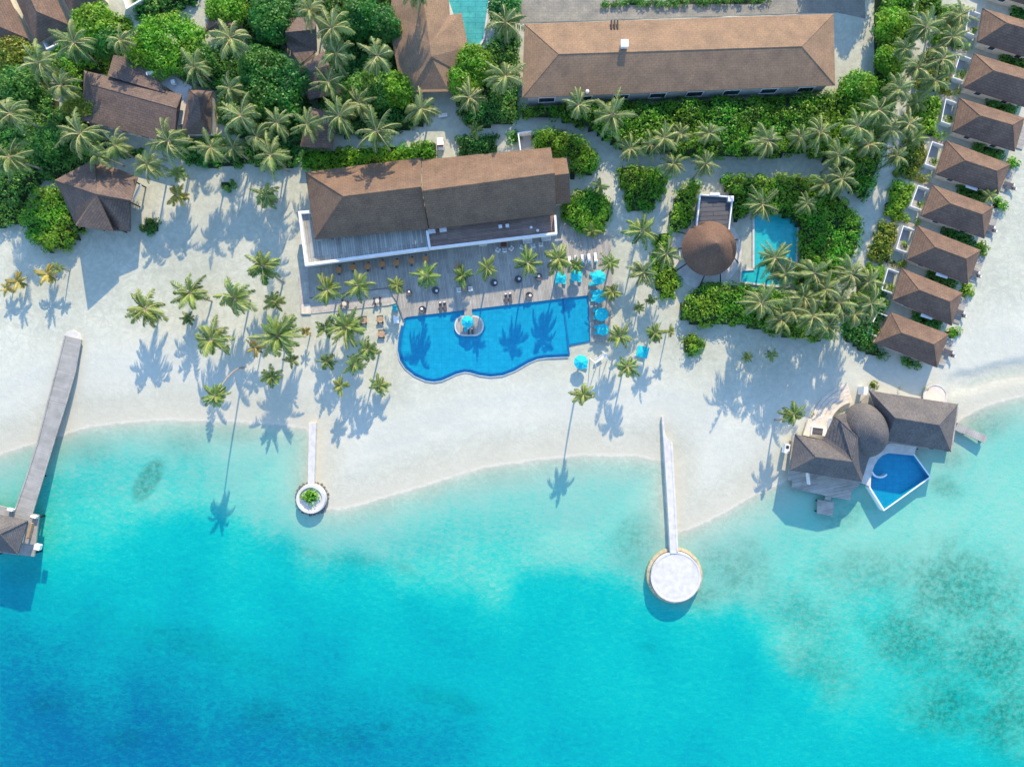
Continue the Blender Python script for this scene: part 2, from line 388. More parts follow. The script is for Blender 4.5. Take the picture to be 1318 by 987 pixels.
deep = idw(qx, qy, [(60, 740, 3.7), (120, 720, 3.4), (200, 700, 3.7), (300, 710, 3.8), (400, 750, 4.0), (500, 760, 4.0), (640, 800, 3.9), (760, 770, 4.0), (830, 800, 4.2), (920, 810, 3.9), (800, 860, 4.3),
                    (300, 800, 4.6), (150, 800, 4.8), (30, 800, 5.6), (0, 860, 8.0), (100, 870, 7.4), (300, 860, 5.6), (250, 920, 7.6), (450, 860, 5.3), (600, 870, 5.0), (60, 950, 9.6), (200, 970, 9.6), (330, 960, 8.4),
                    (450, 950, 7.6), (560, 960, 6.8), (700, 950, 5.6), (850, 930, 4.9), (1000, 920, 4.3), (1000, 980, 4.6), (1150, 980, 4.4), (0, 1100, 11), (400, 1100, 9), (900, 1100, 6.5)], 3.0)
d = shallow + (deep - shallow) * sstep(-16 - 14 * vnoise(qx / 120, qy / 120, 31), 18 + 26 * vnoise(qx / 120, qy / 120, 32), deepd)
d *= 1 + (vnoise(qx / 60, qy / 60, 9) - 0.5) * 0.22 + (vnoise(qx / 22, qy / 22, 10) - 0.5) * 0.10
depth = d * sstep(-.2, 10, -land) ** 0.62 * np.where(land < 0, 1, 0)
far = np.maximum(0, np.hypot(fx, fy) - 170)
depth = depth + np.where(land < 0, np.minimum(far * 0.02, 14), 0)
gd = (shallow * .55 + (deep - shallow) * .35 * sstep(-90, 90, deepd)) * sstep(0, 16, -land) ** 0.85 + np.where(land < 0, np.minimum(far * .01, 8), 0)   # the sea bed falls away gently
gz = np.where(land > 0, WATER + np.minimum(land * 0.062, 0.9), WATER - gd)
SCARP = [(1205, 494), (1213, 490), (1222, 484.5), (1234, 480), (1254, 478), (1274, 471), (1296, 466), (1322, 462), (1380, 455), (1470, 445)]
sy_ = np.interp(qx, [p[0] for p in SCARP], [p[1] for p in SCARP])          # a low step the tide cut into the beach
cut = sstep(1208, 1236, qx) * (1 - sstep(1420, 1470, qx)) * sstep(-1.5, 3.5, qy - sy_) * (1 - sstep(14, 34, qy - sy_))
gz -= np.where(land > 1, 0.42 * cut, 0)
gz += np.where(land > 9, (vnoise(fx / 5, fy / 5, 12) - 0.5) * 0.10 + (vnoise(fx / 1.7, fy / 1.7, 13) - 0.5) * 0.05, 0)
gz = np.minimum(gz, 0.04)
def blob(cx, cy, rx, ry, ang=0.0, soft=0.6):
    c, s_ = math.cos(ang), math.sin(ang); dx, dy = qx - cx, qy - cy
    r = np.sqrt(((dx * c + dy * s_) / rx) ** 2 + ((-dx * s_ + dy * c) / ry) ** 2) + (vnoise(qx / 13, qy / 13, 21) - 0.5) * 0.55 * soft
    return 1 - sstep(1 - soft, 1 + soft * 0.35, r)
coral = np.zeros_like(qx)
for a in [(184, 620, 34, 15, -0.98, 0.2), (235, 572, 40, 24, 0, 0.9), (108, 582, 45, 22, 0, 0.95), (300, 560, 40, 14, 0, 0.95)]: coral = np.maximum(coral, blob(*a) * (0.75 if a[5] < 0.5 else 0.38))
for a in [(1245, 765, 105, 70, 0.1, 0.9), (1290, 850, 90, 70, 0.5, 0.9), (1180, 830, 75, 50, 0.5, 0.9), (1230, 915, 70, 50, 0, 0.9), (1310, 930, 60, 60, 0, 0.9), (950, 735, 62, 50, 0.5, 0.9), (1040, 800, 75, 40, 0.5, 0.95), (1060, 860, 70, 40, 0.7, 0.95),
          (1130, 740, 90, 40, 0, 0.95), (820, 700, 35, 40, 0, 0.95), (905, 770, 45, 22, 0, 0.9)]: coral = np.maximum(coral, blob(*a) * (0.92 if a[0] > 1170 else 0.55))
for a in [(1222, 628, 26, 17, 0.5, 0.6), (1270, 545, 40, 26, 0, 0.9), (1090, 665, 42, 18, -0.4, 0.9), (1230, 590, 30, 16, 0, 0.9)]: coral = np.maximum(coral, blob(*a) * 0.55)
for a in [(492, 946, 11, 8, 0, 0.7), (836, 838, 14, 7, 0, 0.8), (330, 932, 40, 22, 0, 0.9), (420, 960, 70, 20, 0.1, 0.9), (320, 848, 12, 5, 0, 0.9), (40, 920, 30, 15, 0, 0.9), (150, 965, 30, 18, 0, 0.9), (560, 905, 60, 16, 0.2, 0.95), (600, 920, 30, 12, 0, 0.9),
          (20, 745, 30, 20, 0, 0.9), (450, 723, 45, 9, 0.12, 0.9), (400, 715, 35, 7, 0.4, 0.9), (520, 737, 25, 9, 0.5, 0.9), (240, 835, 160, 25, 0.3, 0.95)]: coral = np.maximum(coral, blob(*a) * 0.36)
coral = np.where(land < 0, coral, 0)
nx, ny = len(gx), len(gy)
ii = (np.arange(ny - 1)[:, None] * nx + np.arange(nx - 1)[None, :]).ravel()
quads = np.stack([ii, ii + 1, ii + 1 + nx, ii + nx], 1)

def sand_mat():
    m, nt, out = new_mat('coral_sand')
    a = nt.nodes.new('ShaderNodeAttribute'); a.attribute_name = 'shore'
    co = nt.nodes.new('ShaderNodeAttribute'); co.attribute_name = 'coral'
    n1 = noise(nt, 0.06, 6, 0.6); n2 = noise(nt, 0.9, 6, 0.65); n3 = noise(nt, 5.0, 3, 0.6)
    dry = ramp(nt, n1, [(0.32, (0.42, 0.45, 0.38)), (0.5, (0.485, 0.515, 0.435)), (0.68, (0.56, 0.585, 0.505))])
    dry = mixc(nt, 1.0, dry, ramp(nt, n2, [(0.3, (0.86, 0.855, 0.84)), (0.7, (1.08, 1.08, 1.08))]), 'MULTIPLY')
    dry = mixc(nt, 1.0, dry, ramp(nt, n3, [(0.3, (0.95, 0.95, 0.95)), (0.7, (1.04, 1.04, 1.04))]), 'MULTIPLY')
    tk = noise(nt, 0.23, 2, 0.5, None, 1.6)      # trodden and raked tracks
    tk2 = ramp(nt, math_n(nt, 'ABSOLUTE', math_n(nt, 'SUBTRACT', tk, 0.5)), [(0.0, (1, 1, 1)), (0.03, (0.5, 0.5, 0.5)), (0.05, (0, 0, 0))])
    dry = mixc(nt, math_n(nt, 'MULTIPLY', tk2, math_n(nt, 'MULTIPLY', n2, 0.9)), dry, (0.37, 0.395, 0.335))
    fp_ = nt.nodes.new('ShaderNodeTexVoronoi'); fp_.inputs['Scale'].default_value = 1.1; gg = nt.nodes.new('ShaderNodeNewGeometry'); L(nt, gg.outputs['Position'], fp_.inputs['Vector'])
    dry = mixc(nt, math_n(nt, 'MULTIPLY', ramp(nt, fp_.outputs['Distance'], [(0.05, (1, 1, 1)), (0.22, (0, 0, 0))]), math_n(nt, 'MULTIPLY', ramp(nt, n1, [(0.45, (1, 1, 1)), (0.6, (0, 0, 0))]), 0.30)), dry, (0.37, 0.395, 0.335))
    deepw = nt.nodes.new('ShaderNodeMapRange'); deepw.inputs[1].default_value = -6; deepw.inputs[2].default_value = -1; L(nt, a.outputs['Fac'], deepw.inputs[0])
    dry = mixc(nt, deepw.outputs[0], (0.53, 0.525, 0.475), dry)
    sh = math_n(nt, 'ADD', a.outputs['Fac'], math_n(nt, 'MULTIPLY', math_n(nt, 'SUBTRACT', n2, 0.5), 1.6))
    mr = nt.nodes.new('ShaderNodeMapRange'); mr.inputs[1].default_value = -3; mr.inputs[2].default_value = 14; L(nt, sh, mr.inputs[0])
    wet = ramp(nt, mr.outputs[0], [(0.0, (0, 0, 0)), (0.14, (0.25, 0.25, 0.25)), (0.19, (0.75, 0.75, 0.75)), (0.30, (0.6, 0.6, 0.6)), (0.55, (0.25, 0.25, 0.25)), (1.0, (0, 0, 0))])
    mb_ = nt.nodes.new('ShaderNodeMapRange'); mb_.inputs[1].default_value = 0; mb_.inputs[2].default_value = 40; L(nt, sh, mb_.inputs[0])
    cr = ramp(nt, mb_.outputs[0], [(0.12, (0, 0, 0)), (0.22, (0.55, 0.55, 0.55)), (0.34, (0.5, 0.5, 0.5)), (0.55, (0, 0, 0))])
    dry = mixc(nt, cr, dry, (0.60, 0.615, 0.55))
    c = mixc(nt, wet, dry, (0.56, 0.53, 0.425))
    foam = ramp(nt, mr.outputs[0], [(0.165, (0, 0, 0)), (0.178, (0.22, 0.22, 0.22)), (0.19, (0.22, 0.22, 0.22)), (0.205, (0, 0, 0))])
    c = mixc(nt, foam, c, (0.72, 0.70, 0.64))
    # coral heads and weed on the sea bed
    v = nt.nodes.new('ShaderNodeTexNoise'); v.inputs['Scale'].default_value = 0.9; v.inputs['Detail'].default_value = 10; v.inputs['Roughness'].default_value = 0.72
    g = nt.nodes.new('ShaderNodeNewGeometry'); L(nt, g.outputs['Position'], v.inputs['Vector'])
    k = math_n(nt, 'MULTIPLY', co.outputs['Fac'], math_n(nt, 'ADD', 0.45, math_n(nt, 'MULTIPLY', ramp(nt, v.outputs['Fac'], [(0.42, (0, 0, 0)), (0.6, (1, 1, 1))]), 0.75)))
    c = mixc(nt, math_n(nt, 'MULTIPLY', k, 0.8), c, (0.15, 0.21, 0.17))
    principled(nt, out, c, 0.95, math_n(nt, 'ADD', n2, math_n(nt, 'MULTIPLY', n3, 0.35)), 0.5, 0.14, 0.1); return m
gm = np_mesh('ground', np.stack([fx, fy, gz], 1), quads, [sand_mat()], smooth=True)
gm['kind'] = 'structure'
for nm, arr in (('shore', land), ('coral', coral)):
    at = gm.data.attributes.new(nm, 'FLOAT', 'POINT'); at.data.foreach_set('value', arr.astype(np.float32))

def sea_mat():
    m, nt, out = new_mat('lagoon_water')
    a = nt.nodes.new('ShaderNodeAttribute'); a.attribute_name = 'depth'
    g = nt.nodes.new('ShaderNodeNewGeometry')
    mp = nt.nodes.new('ShaderNodeMapping'); mp.inputs['Rotation'].default_value = (0, 0, 0.25); mp.inputs['Scale'].default_value = (0.55, 1.0, 1.0); L(nt, g.outputs['Position'], mp.inputs['Vector'])
    r1 = noise(nt, 1.7, 5, 0.65, mp.outputs[0], 0.7); r2 = noise(nt, 0.12, 5, 0.6)
    rip = math_n(nt, 'MULTIPLY', math_n(nt, 'SUBTRACT', r1, 0.5), 1.9)  # light and dark speckle of the ripples, put into the water tint
    de = math_n(nt, 'MULTIPLY', a.outputs['Fac'], math_n(nt, 'ADD', 1.0, math_n(nt, 'ADD', rip, math_n(nt, 'MULTIPLY', math_n(nt, 'SUBTRACT', r2, 0.5), 0.16))))
    mr = nt.nodes.new('ShaderNodeMapRange'); mr.inputs[1].default_value = 0; mr.inputs[2].default_value = 12; L(nt, de, mr.inputs[0])
    col = ramp(nt, mr.outputs[0], [(0.0, (1, 1, 1)), (0.03, (0.86, 1.0, 0.97)), (0.075, (0.74, 1.0, 0.955)), (0.14, (0.57, 1.0, 0.94)), (0.21, (0.26, 0.965, 0.92)), (0.32, (0.04, 0.895, 0.905)),
                                   (0.45, (0.02, 0.79, 0.87)), (0.65, (0.018, 0.61, 0.78)), (0.82, (0.014, 0.49, 0.74)), (1.0, (0.01, 0.42, 0.68))])
    t = nt.nodes.new('ShaderNodeBsdfTransparent'); L(nt, col, t.inputs['Color'])
    gl = nt.nodes.new('ShaderNodeBsdfGlossy'); gl.inputs['Roughness'].default_value = 0.12
    bp = nt.nodes.new('ShaderNodeBump'); bp.inputs['Strength'].default_value = 0.5; bp.inputs['Distance'].default_value = 0.25
    L(nt, r1, bp.inputs['Height']); L(nt, bp.outputs[0], gl.inputs['Normal'])
    lw = nt.nodes.new('ShaderNodeLayerWeight'); mx = nt.nodes.new('ShaderNodeMixShader')
    L(nt, math_n(nt, 'ADD', 0.02, math_n(nt, 'MULTIPLY', math_n(nt, 'POWER', lw.outputs['Facing'], 5.0), 0.9)), mx.inputs[0])
    L(nt, t.outputs[0], mx.inputs[1]); L(nt, gl.outputs[0], mx.inputs[2]); L(nt, mx.outputs[0], out.inputs[0]); return m
dw = np.where(land < 0, depth, WATER - gz)
keep = (dw[quads] > -0.02).any(1)
used = np.unique(quads[keep]); remap = np.full(len(fx), -1); remap[used] = np.arange(len(used))
sea = np_mesh('water', np.stack([fx[used], fy[used], np.full(len(used), WATER)], 1), remap[quads[keep]], [sea_mat()])
sea['kind'] = 'structure'
at = sea.data.attributes.new('depth', 'FLOAT', 'POINT'); at.data.foreach_set('value', np.maximum(0, dw[used]).astype(np.float32))

# ------------------------------------------------------------------ paved ground
def pave(name, pts, mat, z, ang=0.0, th=0.1):
    mb = MB(); mb.prism(XY(pts, z), z - th, z, ang); return struct(name, mb, mat)
pave('yard', [(640, -40), (1112, -40), (1114, 24), (1076, 16), (670, 30), (656, 22)], M['yardpave'], 0.06)
pave('plaza_paving', [(383, 343), (397, 343), (398, 384), (499, 371), (511, 390), (500, 393), (401, 404), (387, 404)], M['paving'], 0.14, 0.13)
DECK = [(396, 345), (553, 324), (718, 302), (722, 282), (740, 296), (775, 303), (787, 303), (787, 318), (781, 332), (789, 346), (785, 441), (760, 440), (757.5, 380), (523.6, 408), (519, 411), (511, 389), (499, 370), (398, 383)]
mb = MB(); mb.prism(XY(DECK, 0.4), -0.1, 0.4, 0.13 + PI / 2); struct('deck_floor', mb, M['deck'])
# walkways to the villas
for (x0, y0, x1, y1, w) in [(1178, 121, 1228, 134, 6), (1170, 170, 1216, 186, 6), (1158, 224, 1202, 240, 6), (1139, 278, 1182, 292, 6), (1124, 331, 1164, 346, 6), (1192, 60, 1245, 66, 5)]:
    a = P(x0, y0); b = P(x1, y1); dx, dy = b[0] - a[0], b[1] - a[1]; l = math.hypot(dx, dy); nx_, ny_ = -dy / l * w * S / 2, dx / l * w * S / 2
    mb = MB(); mb.prism([(a[0] + nx_, a[1] + ny_), (b[0] + nx_, b[1] + ny_), (b[0] - nx_, b[1] - ny_), (a[0] - nx_, a[1] - ny_)], -0.1, 0.08, math.atan2(dy, dx)); struct('path', mb, M['pathpave'])
# ------------------------------------------------------------------ buildings
def hip(parent, eave, ridge, ze, zr, mat, name='roof', th=0.22, caps=True, zr2=None):
    """eave: NW, SW, SE, NE; ridge: west end, east end (photo pixels)"""
    zs = [zr, zr if zr2 is None else zr2]
    v = [P(*e, ze) for e in eave] + [P(*r, z) for r, z in zip(ridge, zs)]
    mb = MB(); mb.solid(v, [(0, 1, 4), (1, 2, 5, 4), (2, 3, 5), (3, 0, 4, 5)], th)
    r = mb.build(name, mat, parent)
    if caps:
        cb = MB()
        for a, b in ((0, 4), (1, 4), (2, 5), (3, 5), (4, 5)):
            p, q = np.array(v[a]), np.array(v[b])
            if np.linalg.norm(p - q) > 0.3: cb.bar(p + (0, 0, -.02), q + (0, 0, -.02), 0.09, 6)
        cb.build('ridge_cap', mat, r)
    return r
def walls(parent, eave, ze, d, mat, z0=-0.05, name='wall'):
    q = inset([P(*e, ze)[:2] for e in eave], d)
    mb = MB(); mb.prism(q, z0, ze + 0.05); w = mb.build(name, mat, parent); return w, q
def wall_windows(parent, q, i, n, z0, z1, w, name='window'):
    """n windows on the wall edge i -> i+1 of loop q, standing 3 cm proud, each with frame and pane"""
    a, b = q[i], q[(i + 1) % len(q)]; dx, dy = b[0] - a[0], b[1] - a[1]; l = math.hypot(dx, dy); ang = math.atan2(dy, dx)
    c = (sum(p[0] for p in q) / len(q), sum(p[1] for p in q) / len(q))
    for k in range(n):
        t = (k + 0.5) / n; x, y = a[0] + dx * t, a[1] + dy * t
        nx_, ny_ = dy / l, -dx / l
        if (x - c[0]) * nx_ + (y - c[1]) * ny_ < 0: nx_, ny_ = -nx_, -ny_
        fr = MB(); zc = (z0 + z1) / 2
        for s_ in (-1, 1): fr.box((x + math.cos(ang) * s_ * w / 2 + nx_ * .05, y + math.sin(ang) * s_ * w / 2 + ny_ * .05, zc), (0.1, 0.16, z1 - z0), ang)
        for z in (z0, z1): fr.box((x + nx_ * .05, y + ny_ * .05, z), (w + .2, 0.18, 0.1), ang)
        f = fr.build(name, M['white'], parent)
        pb = MB(); pb.box((x + nx_ * .02, y + ny_ * .02, zc), (w - .1, 0.06, z1 - z0 - .1), ang); pb.build('pane', M['glass'], f)

def building(name, label, cat, eave, ridge, ze, zr, mat, wallmat=None, over=1.0, group=None, zr2=None):
    c = cen(eave, ze); t = thing(name, label, cat, (c[0], c[1], 0), group=group)
    r = hip(t, eave, ridge, ze, zr, mat, zr2=zr2)
    w, q = walls(t, eave, ze, over, wallmat or M['cream'])
    return t, r, w, q

# beach villas, nearest the sea first
COURT = []
VG = 'brown roofed villas in a row along the beach'
VL = ['brown hip roofed villa at the seaward end of the row, nearest the overwater house', 'second brown villa in the row counted from the overwater house', 'third brown villa in the row counted from the overwater house',
      'fourth brown villa in the row, with a palm leaning on its beach corner', 'fifth brown villa in the row, with a pale ledge by its shaded side', 'sixth brown villa in the row, beside a white walled courtyard',
      'seventh brown villa in the row, cut by the picture edge', 'eighth brown villa in the row, far from the sea and partly cut off', 'brown villa at the inland end of the row, only its dark slope showing']
VIL = [[(1146.5, 401.6), (1126, 441), (1206, 473), (1221, 430), (1160, 428), (1202, 443)],
       [(1160.5, 345), (1148.6, 386), (1225, 419), (1239, 377), (1183, 373), (1222, 388)],
       [(1180.5, 290), (1167, 334), (1245.6, 365.6), (1262.6, 322), (1203.5, 318), (1243.6, 333)],
       [(1200, 238), (1185, 278), (1267, 307), (1279, 266), (1223, 262), (1264, 276)],
       [(1218, 181), (1204, 224.5), (1285, 250), (1301, 211.6), (1242, 206.5), (1283, 220)],
       [(1235, 126), (1226, 169.5), (1306, 195), (1319, 152), (1261.5, 149), (1303.6, 161)],
       [(1254, 69), (1240, 112.7), (1320, 138), (1336, 94), (1278.5, 91), (1321, 103)],
       [(1265, 11), (1258, 54), (1338, 79), (1352, 36), (1296, 30), (1337, 42)],
       [(1279, -52), (1272, -9), (1352, 16), (1366, -27), (1310, -33), (1351, -21)]]
for i, v in enumerate(VIL):
    A_, B_, C_, D_, R1, R2 = v
    t, r, w, q = building('beach_villa', VL[i], 'villa', [A_, B_, C_, D_], [R1, R2], 2.8, 5.0, M['roof_villa'], M['cream'], 1.1, VG)
    wall_windows(w, q, 2, 2, 0.5, 2.2, 1.6)
    wall_windows(w, q, 1, 2, 0.9, 2.1, 1.3)
    # white walled open-air courtyard at the inland end
    a = np.array(A_) * .88 + np.array(B_) * .12; b = np.array(A_) * .22 + np.array(B_) * .78
    out_ = np.array((-14, -5)) if i not in (0,) else np.array((-12, -4.5))
    loop = [P(*a, 2.0), P(*(a + out_), 2.0), P(*(b + out_), 2.0), P(*b, 2.0)]
    cb = MB()
    ribbon(cb, loop, 1.45, 0.16, 1.5)
    cb.build('courtyard_wall', M['white'], t)
    tb = MB(); tb.prism(inset([p[:2] for p in loop], 0.3), -0.05, 0.15, 0.2); tb.build('courtyard_floor', M['greywall'], t); COURT.append((t, [tuple(b), tuple(b + out_ * .8), tuple((a + b) / 2 + out_ * .8 + (0, 4)), tuple((a + b) / 2 + (0, 4))]))
    # beach terrace at the seaward end
    e = [P(*(np.array(C_) * .9 + np.array(D_) * .1))[:2], P(*(np.array(C_) * .15 + np.array(D_) * .85))[:2]]
    ox, oy = P(8 + 659, 493.5 + 2.5)[:2]
    tb = MB(); tb.prism([e[0], (e[0][0] + ox, e[0][1] + oy), (e[1][0] + ox, e[1][1] + oy), e[1]], -0.1, 0.16, -0.3); tb.build('terrace', M['deck'], t)
    if i in (2, 4, 1):
        s0 = np.array(B_) * .42 + np.array(C_) * .58; pz = P(s0[0], s0[1] + 1.5, 2.3)
        lb = MB(); lb.box((pz[0], pz[1], 2.3), (2.4, 0.9, 0.12), -0.32); lb.build('window_canopy', M['white'], t)

# long hipped building
LE = [(675, 31), (672, 126), (1075, 110), (1073, 18)]
t, r, w, q = building('long_building', 'long tan building with hipped roof and white rooftop box', 'building', LE, [(719, 70), (1032, 60)], 5.2, 7.4, M['roof_tan'], M['greywall'], 1.3)
wall_windows(w, q, 1, 8, 2.0, 4.2, 3.2)
mb = MB(); c = P(803, 61, 7.3); mb.box((c[0], c[1] + .3, 7.5), (1.25, 1.2, 1.4)); mb.box((c[0], c[1] + .3, 8.25), (1.45, 1.4, 0.14)); mb.build('chimney', M['white'], r)
mb = MB()
for dx in (-4, 0, 4):
    c = P(791 + dx, 32, 5.9); mb.box((c[0], c[1], 5.85), (0.3, 1.7, 0.25))
mb.build('roof_vent', M['dark'], r)
mb = MB(); c = P(756, 118, 5.6); mb.lathe(c[:2], [(0.35, 5.2), (0.35, 5.75), (0.0, 5.9)], 10); mb.build('roof_dish', M['white'], r)

# restaurant
EL = [(393, 222), (405, 308), (551, 294), (542, 203)]
c = cen([(385, 205), (733, 190), (717, 300), (394, 340)])
T = thing('restaurant', 'large brown roofed restaurant behind the blue pool, with white edged terrace roof', 'restaurant', (c[0], c[1], 0))
ze = 5.4
v = [P(393, 222, ze), P(405, 308, ze), P(551, 294, ze), P(542, 203, ze), P(442, 252.7, 10.4), P(542, 240.5, 10.4), P(551, 294, ze)]
mb = MB(); mb.solid([v[0], v[1], v[2], v[3], v[4], v[5]], [(0, 1, 4), (1, 2, 5, 4), (3, 0, 4, 5)], 0.3)
R_ = mb.build('roof', M['roof_brown'], T)
mb = MB()
for a, b in ((0, 4), (1, 4), (4, 5)): mb.bar(v[a], v[b], 0.1)
mb.build('ridge_cap', M['roof_brown'], R_)
ze2, zr2_ = 5.9, 11.1
v = [P(543, 206, ze2), P(553, 295, ze2), P(716, 275, ze2), P(709, 190, ze2), P(543.5, 246, zr2_), P(714, 223, zr2_)]
mb = MB(); mb.solid(v, [(1, 2, 5, 4), (3, 0, 4, 5)], 0.35); R2_ = mb.build('roof', M['roof_brown'], T)
mb = MB(); mb.bar(v[4], v[5], 0.1); mb.build('ridge_cap', M['roof_brown'], R2_)
v2 = [P(711, 204, 4.3), P(716, 263, 4.3), P(734.5, 261, 4.3), P(729, 202.5, 4.3), P(712, 226, 7.6), P(732.5, 223.5, 7.6)]
mb = MB(); mb.solid(v2, [(1, 2, 5, 4), (3, 0, 4, 5)], 0.3); mb.build('roof', M['roof_brown'], T)
# gable walls and body
mb = MB()
body = inset([P(395, 224, 4)[:2], P(405, 306, 4)[:2], P(550, 292, 4)[:2], P(541, 205, 4)[:2]], 1.2); mb.prism(body, 0, 5.35)
b2 = inset([P(545, 209, 4)[:2], P(553, 293, 4)[:2], P(713, 274, 4)[:2], P(706, 193, 4)[:2]], 1.2); mb.prism(b2, 0, 5.85)
for e0, e1, rg, zb, zt in ((0, 1, 4, ze2, zr2_), (2, 3, 5, ze2, zr2_)):
    k = 0.985; cx, cy = (v[4][0] + v[5][0]) / 2, (v[4][1] + v[5][1]) / 2
    tri = [(cx + (v[j][0] - cx) * k, cy + (v[j][1] - cy) * k, v[j][2] - .36) for j in (e0, e1, rg)]; mb.face(tri); 
mb.prism(inset([p[:2] for p in v2[:4]], 0.8), 0, 4.2)
W_ = mb.build('wall', M['cream'], T)
wall_windows(W_, body, 1, 5, 0.6, 2.6, 2.6); wall_windows(W_, b2, 1, 6, 0.6, 2.6, 2.6)
# pergola roof over the west terrace
zp = 3.7
pt = [(386, 274), (395, 340), (552, 319), (550, 292), (405, 306), (399, 272)]
mb = MB(); mb.prism(XY(pt, zp), zp - .25, zp, 0.13 + PI / 2); mb.build('terrace_roof', M['pergola'], T)
mb = MB(); strip(mb, [(399, 272.5), (385.5, 273.5), (394, 340.5), (551, 319.5)], 4.4, 0.55, 1.3); mb.build('parapet', M['white'], T)
mb = MB()
for k in range(7):
    x = 396 + k * 25.5; y = 339.5 - k * 3.35; a = P(x, y, 2); mb = MB(); mb.box((a[0], a[1] + .3, 1.6), (0.35, 0.35, 3.2), 0.13); mb.build('column', M['white'], T)
zb = 3.8
mb = MB(); mb.prism(XY([(551, 290), (553, 318), (715, 299), (714, 270)], zb), zb - .3, zb, 0.13); mb.build('balcony_floor', M['balcony'], T)
mb = MB(); strip(mb, [(549.5, 297), (553, 319.5), (716, 300), (714.5, 277)], 4.9, 0.42, 1.3); mb.build('balcony_parapet', M['white'], T)
mb = MB(); mb.prism(inset(XY([(553, 296), (554, 314), (713, 296), (712, 276)], zb), 0.8), 0, zb - .3); mb.build('wall', M['greywall'], T)
for x, y in [(556, 297), (570.5, 295)]:
    mb = MB(); a = P(x, y + 1, 4); mb.box((a[0], a[1], 4.2), (1.4, 0.8, 0.8), 0.13); mb.build('rooftop_unit', M['white'], T)
for x, y in [(644, 286), (653, 285)]:
    mb = MB(); a = P(x, y + 6, 4); mb.box((a[0], a[1], 4.15), (0.7, 0.6, 0.7), 0.13); mb.build('rooftop_unit', M['white'], T)
for x, y in [(683.5, 293), (692, 297)]:
    mb = MB(); a = P(x, y, 4); mb.lathe(a[:2], [(0.25, 3.8), (0.3, 4.2), (0, 4.35)], 8); mb.build('rooftop_vent', M['white'], T)
t = thing('garden_wall', 'low white corner wall behind the restaurant roof near the clipped bush', 'wall', (*P(669, 180)[:2], 0))
mb = MB(); strip(mb, [(684, 169), (667, 171.5), (670, 193)], 2.0, 0.25, 2.0); mb.build('wall', M['white'], t)
mb = MB(); mb.prism(XY([(668, 172), (684, 170), (686, 188), (671, 192)], 0.1), 0, 0.1); mb.build('floor_slab', M['greywall'], t)

# star roofed beach hut
c = P(124, 252); t = thing('beach_hut', 'star shaped brown pavilion standing alone on the sand', 'pavilion', (c[0], c[1], 0))
cz_ = 8.5; C0 = P(124, 250, cz_)
leaf_ = [((70, 232, 4.9), (122, 205, 4.4)), ((123, 206, 3.6), (178, 228, 3.4)), ((177, 229, 4.6), (169, 258, 6.6)), ((168, 259, 4.6), (168, 298, 3.9), (147, 297, 2.6)), ((146, 298, 5.0), (98, 291, 8.3)), ((97, 289, 3.0), (71, 233, 4.0))]
mb = MB()
for lf in leaf_: mb.solid([C0] + [P(*p) for p in lf], [tuple(range(len(lf) + 1))], 0.2)      # six folded leaves, each lapping over the next
for k in range(6):
    a, b = P(*leaf_[k][-1]), P(*leaf_[(k + 1) % 6][0]); mb.face([C0, a, b])
r = mb.build('roof', M['roof_umber'], t)
for k, p in enumerate([l[0] for l in leaf_] + [(98, 290, 8.2)]):
    a = P(*p); b = ((a[0] - C0[0]) * .86 + C0[0], (a[1] - C0[1]) * .86 + C0[1]); mb = MB(); mb.bar((b[0], b[1], 0), (b[0], b[1], p[2] - .1), 0.15, 8); mb.build('post', M['dark'], t)
mb = MB(); mb.lathe(c[:2], [(0, 0.02), (6.2, 0.02), (6.2, 0.16), (0, 0.16)], 24); mb.build('floor_slab', M['concrete'], t)
mb = MB(); a, b = P(173, 257, 2), P(182, 238, 2); mb.bar((*a[:2], 2.2), (*b[:2], 2.2), 0.25); mb.build('rolled_awning', M['white'], t)

# brown building in the trees
EV = [(108, 91), (106, 155), (224, 186), (234, 122)]
t, r, w, q = building('brown_building', 'wide umber roofed house among palms behind the star shaped pavilion', 'house', EV, [(117, 109), (227, 139.5)], 4.0, 5.3, M['roof_umber'])
mb = MB(); mb.solid([P(138, 98, 4.75), P(146, 71, 3.9), P(188, 78, 3.9), P(200, 100, 4.2), P(213, 120, 4.4)], [(0, 4, 3, 2, 1)], 0.22); mb.build('roof', M['roof_umber'], t)
mb = MB(); mb.prism(inset(XY([(142, 98), (148, 74), (186, 80), (205, 112)], 3.5), 0.8), 0, 3.8); mb.build('wall', M['cream'], t)
wall_windows(w, q, 1, 4, 1.0, 2.6, 2.0)
mb = MB(); a = P(223, 106, 3.2); mb.box((a[0], a[1], 3.0), (0.8, 0.8, 0.9), 0.2); mb.build('roof_unit', M['white'], t)
mb = MB(); mb.box((*P(192.5, 94, 4.5)[:2], 4.35), (1.4, 0.6, 0.35), 0.2); mb.build('roof_hatch', M['white'], t)
mb = MB(); mb.prism(XY([(206, 108), (222, 97), (247, 112), (236, 160), (227, 161), (233, 124)], 2.4), 2.2, 2.4); mb.build('flat_roof', M['concrete'], t)
mb = MB(); mb.prism(inset(XY([(208, 108), (222, 99), (245, 113), (235, 158), (229, 159), (234, 124)], 2.4), .4), 0, 2.2); mb.build('wall', M['greywall'], t)
t, r, w, q = building('annex_house', 'narrow brown roofed annex beside the wide umber roofed house', 'house', [(243, 115), (233, 173), (271, 173), (273, 118)], [(256, 127), (258, 153)], 3.6, 6.0, M['roof_umber'], over=0.8)

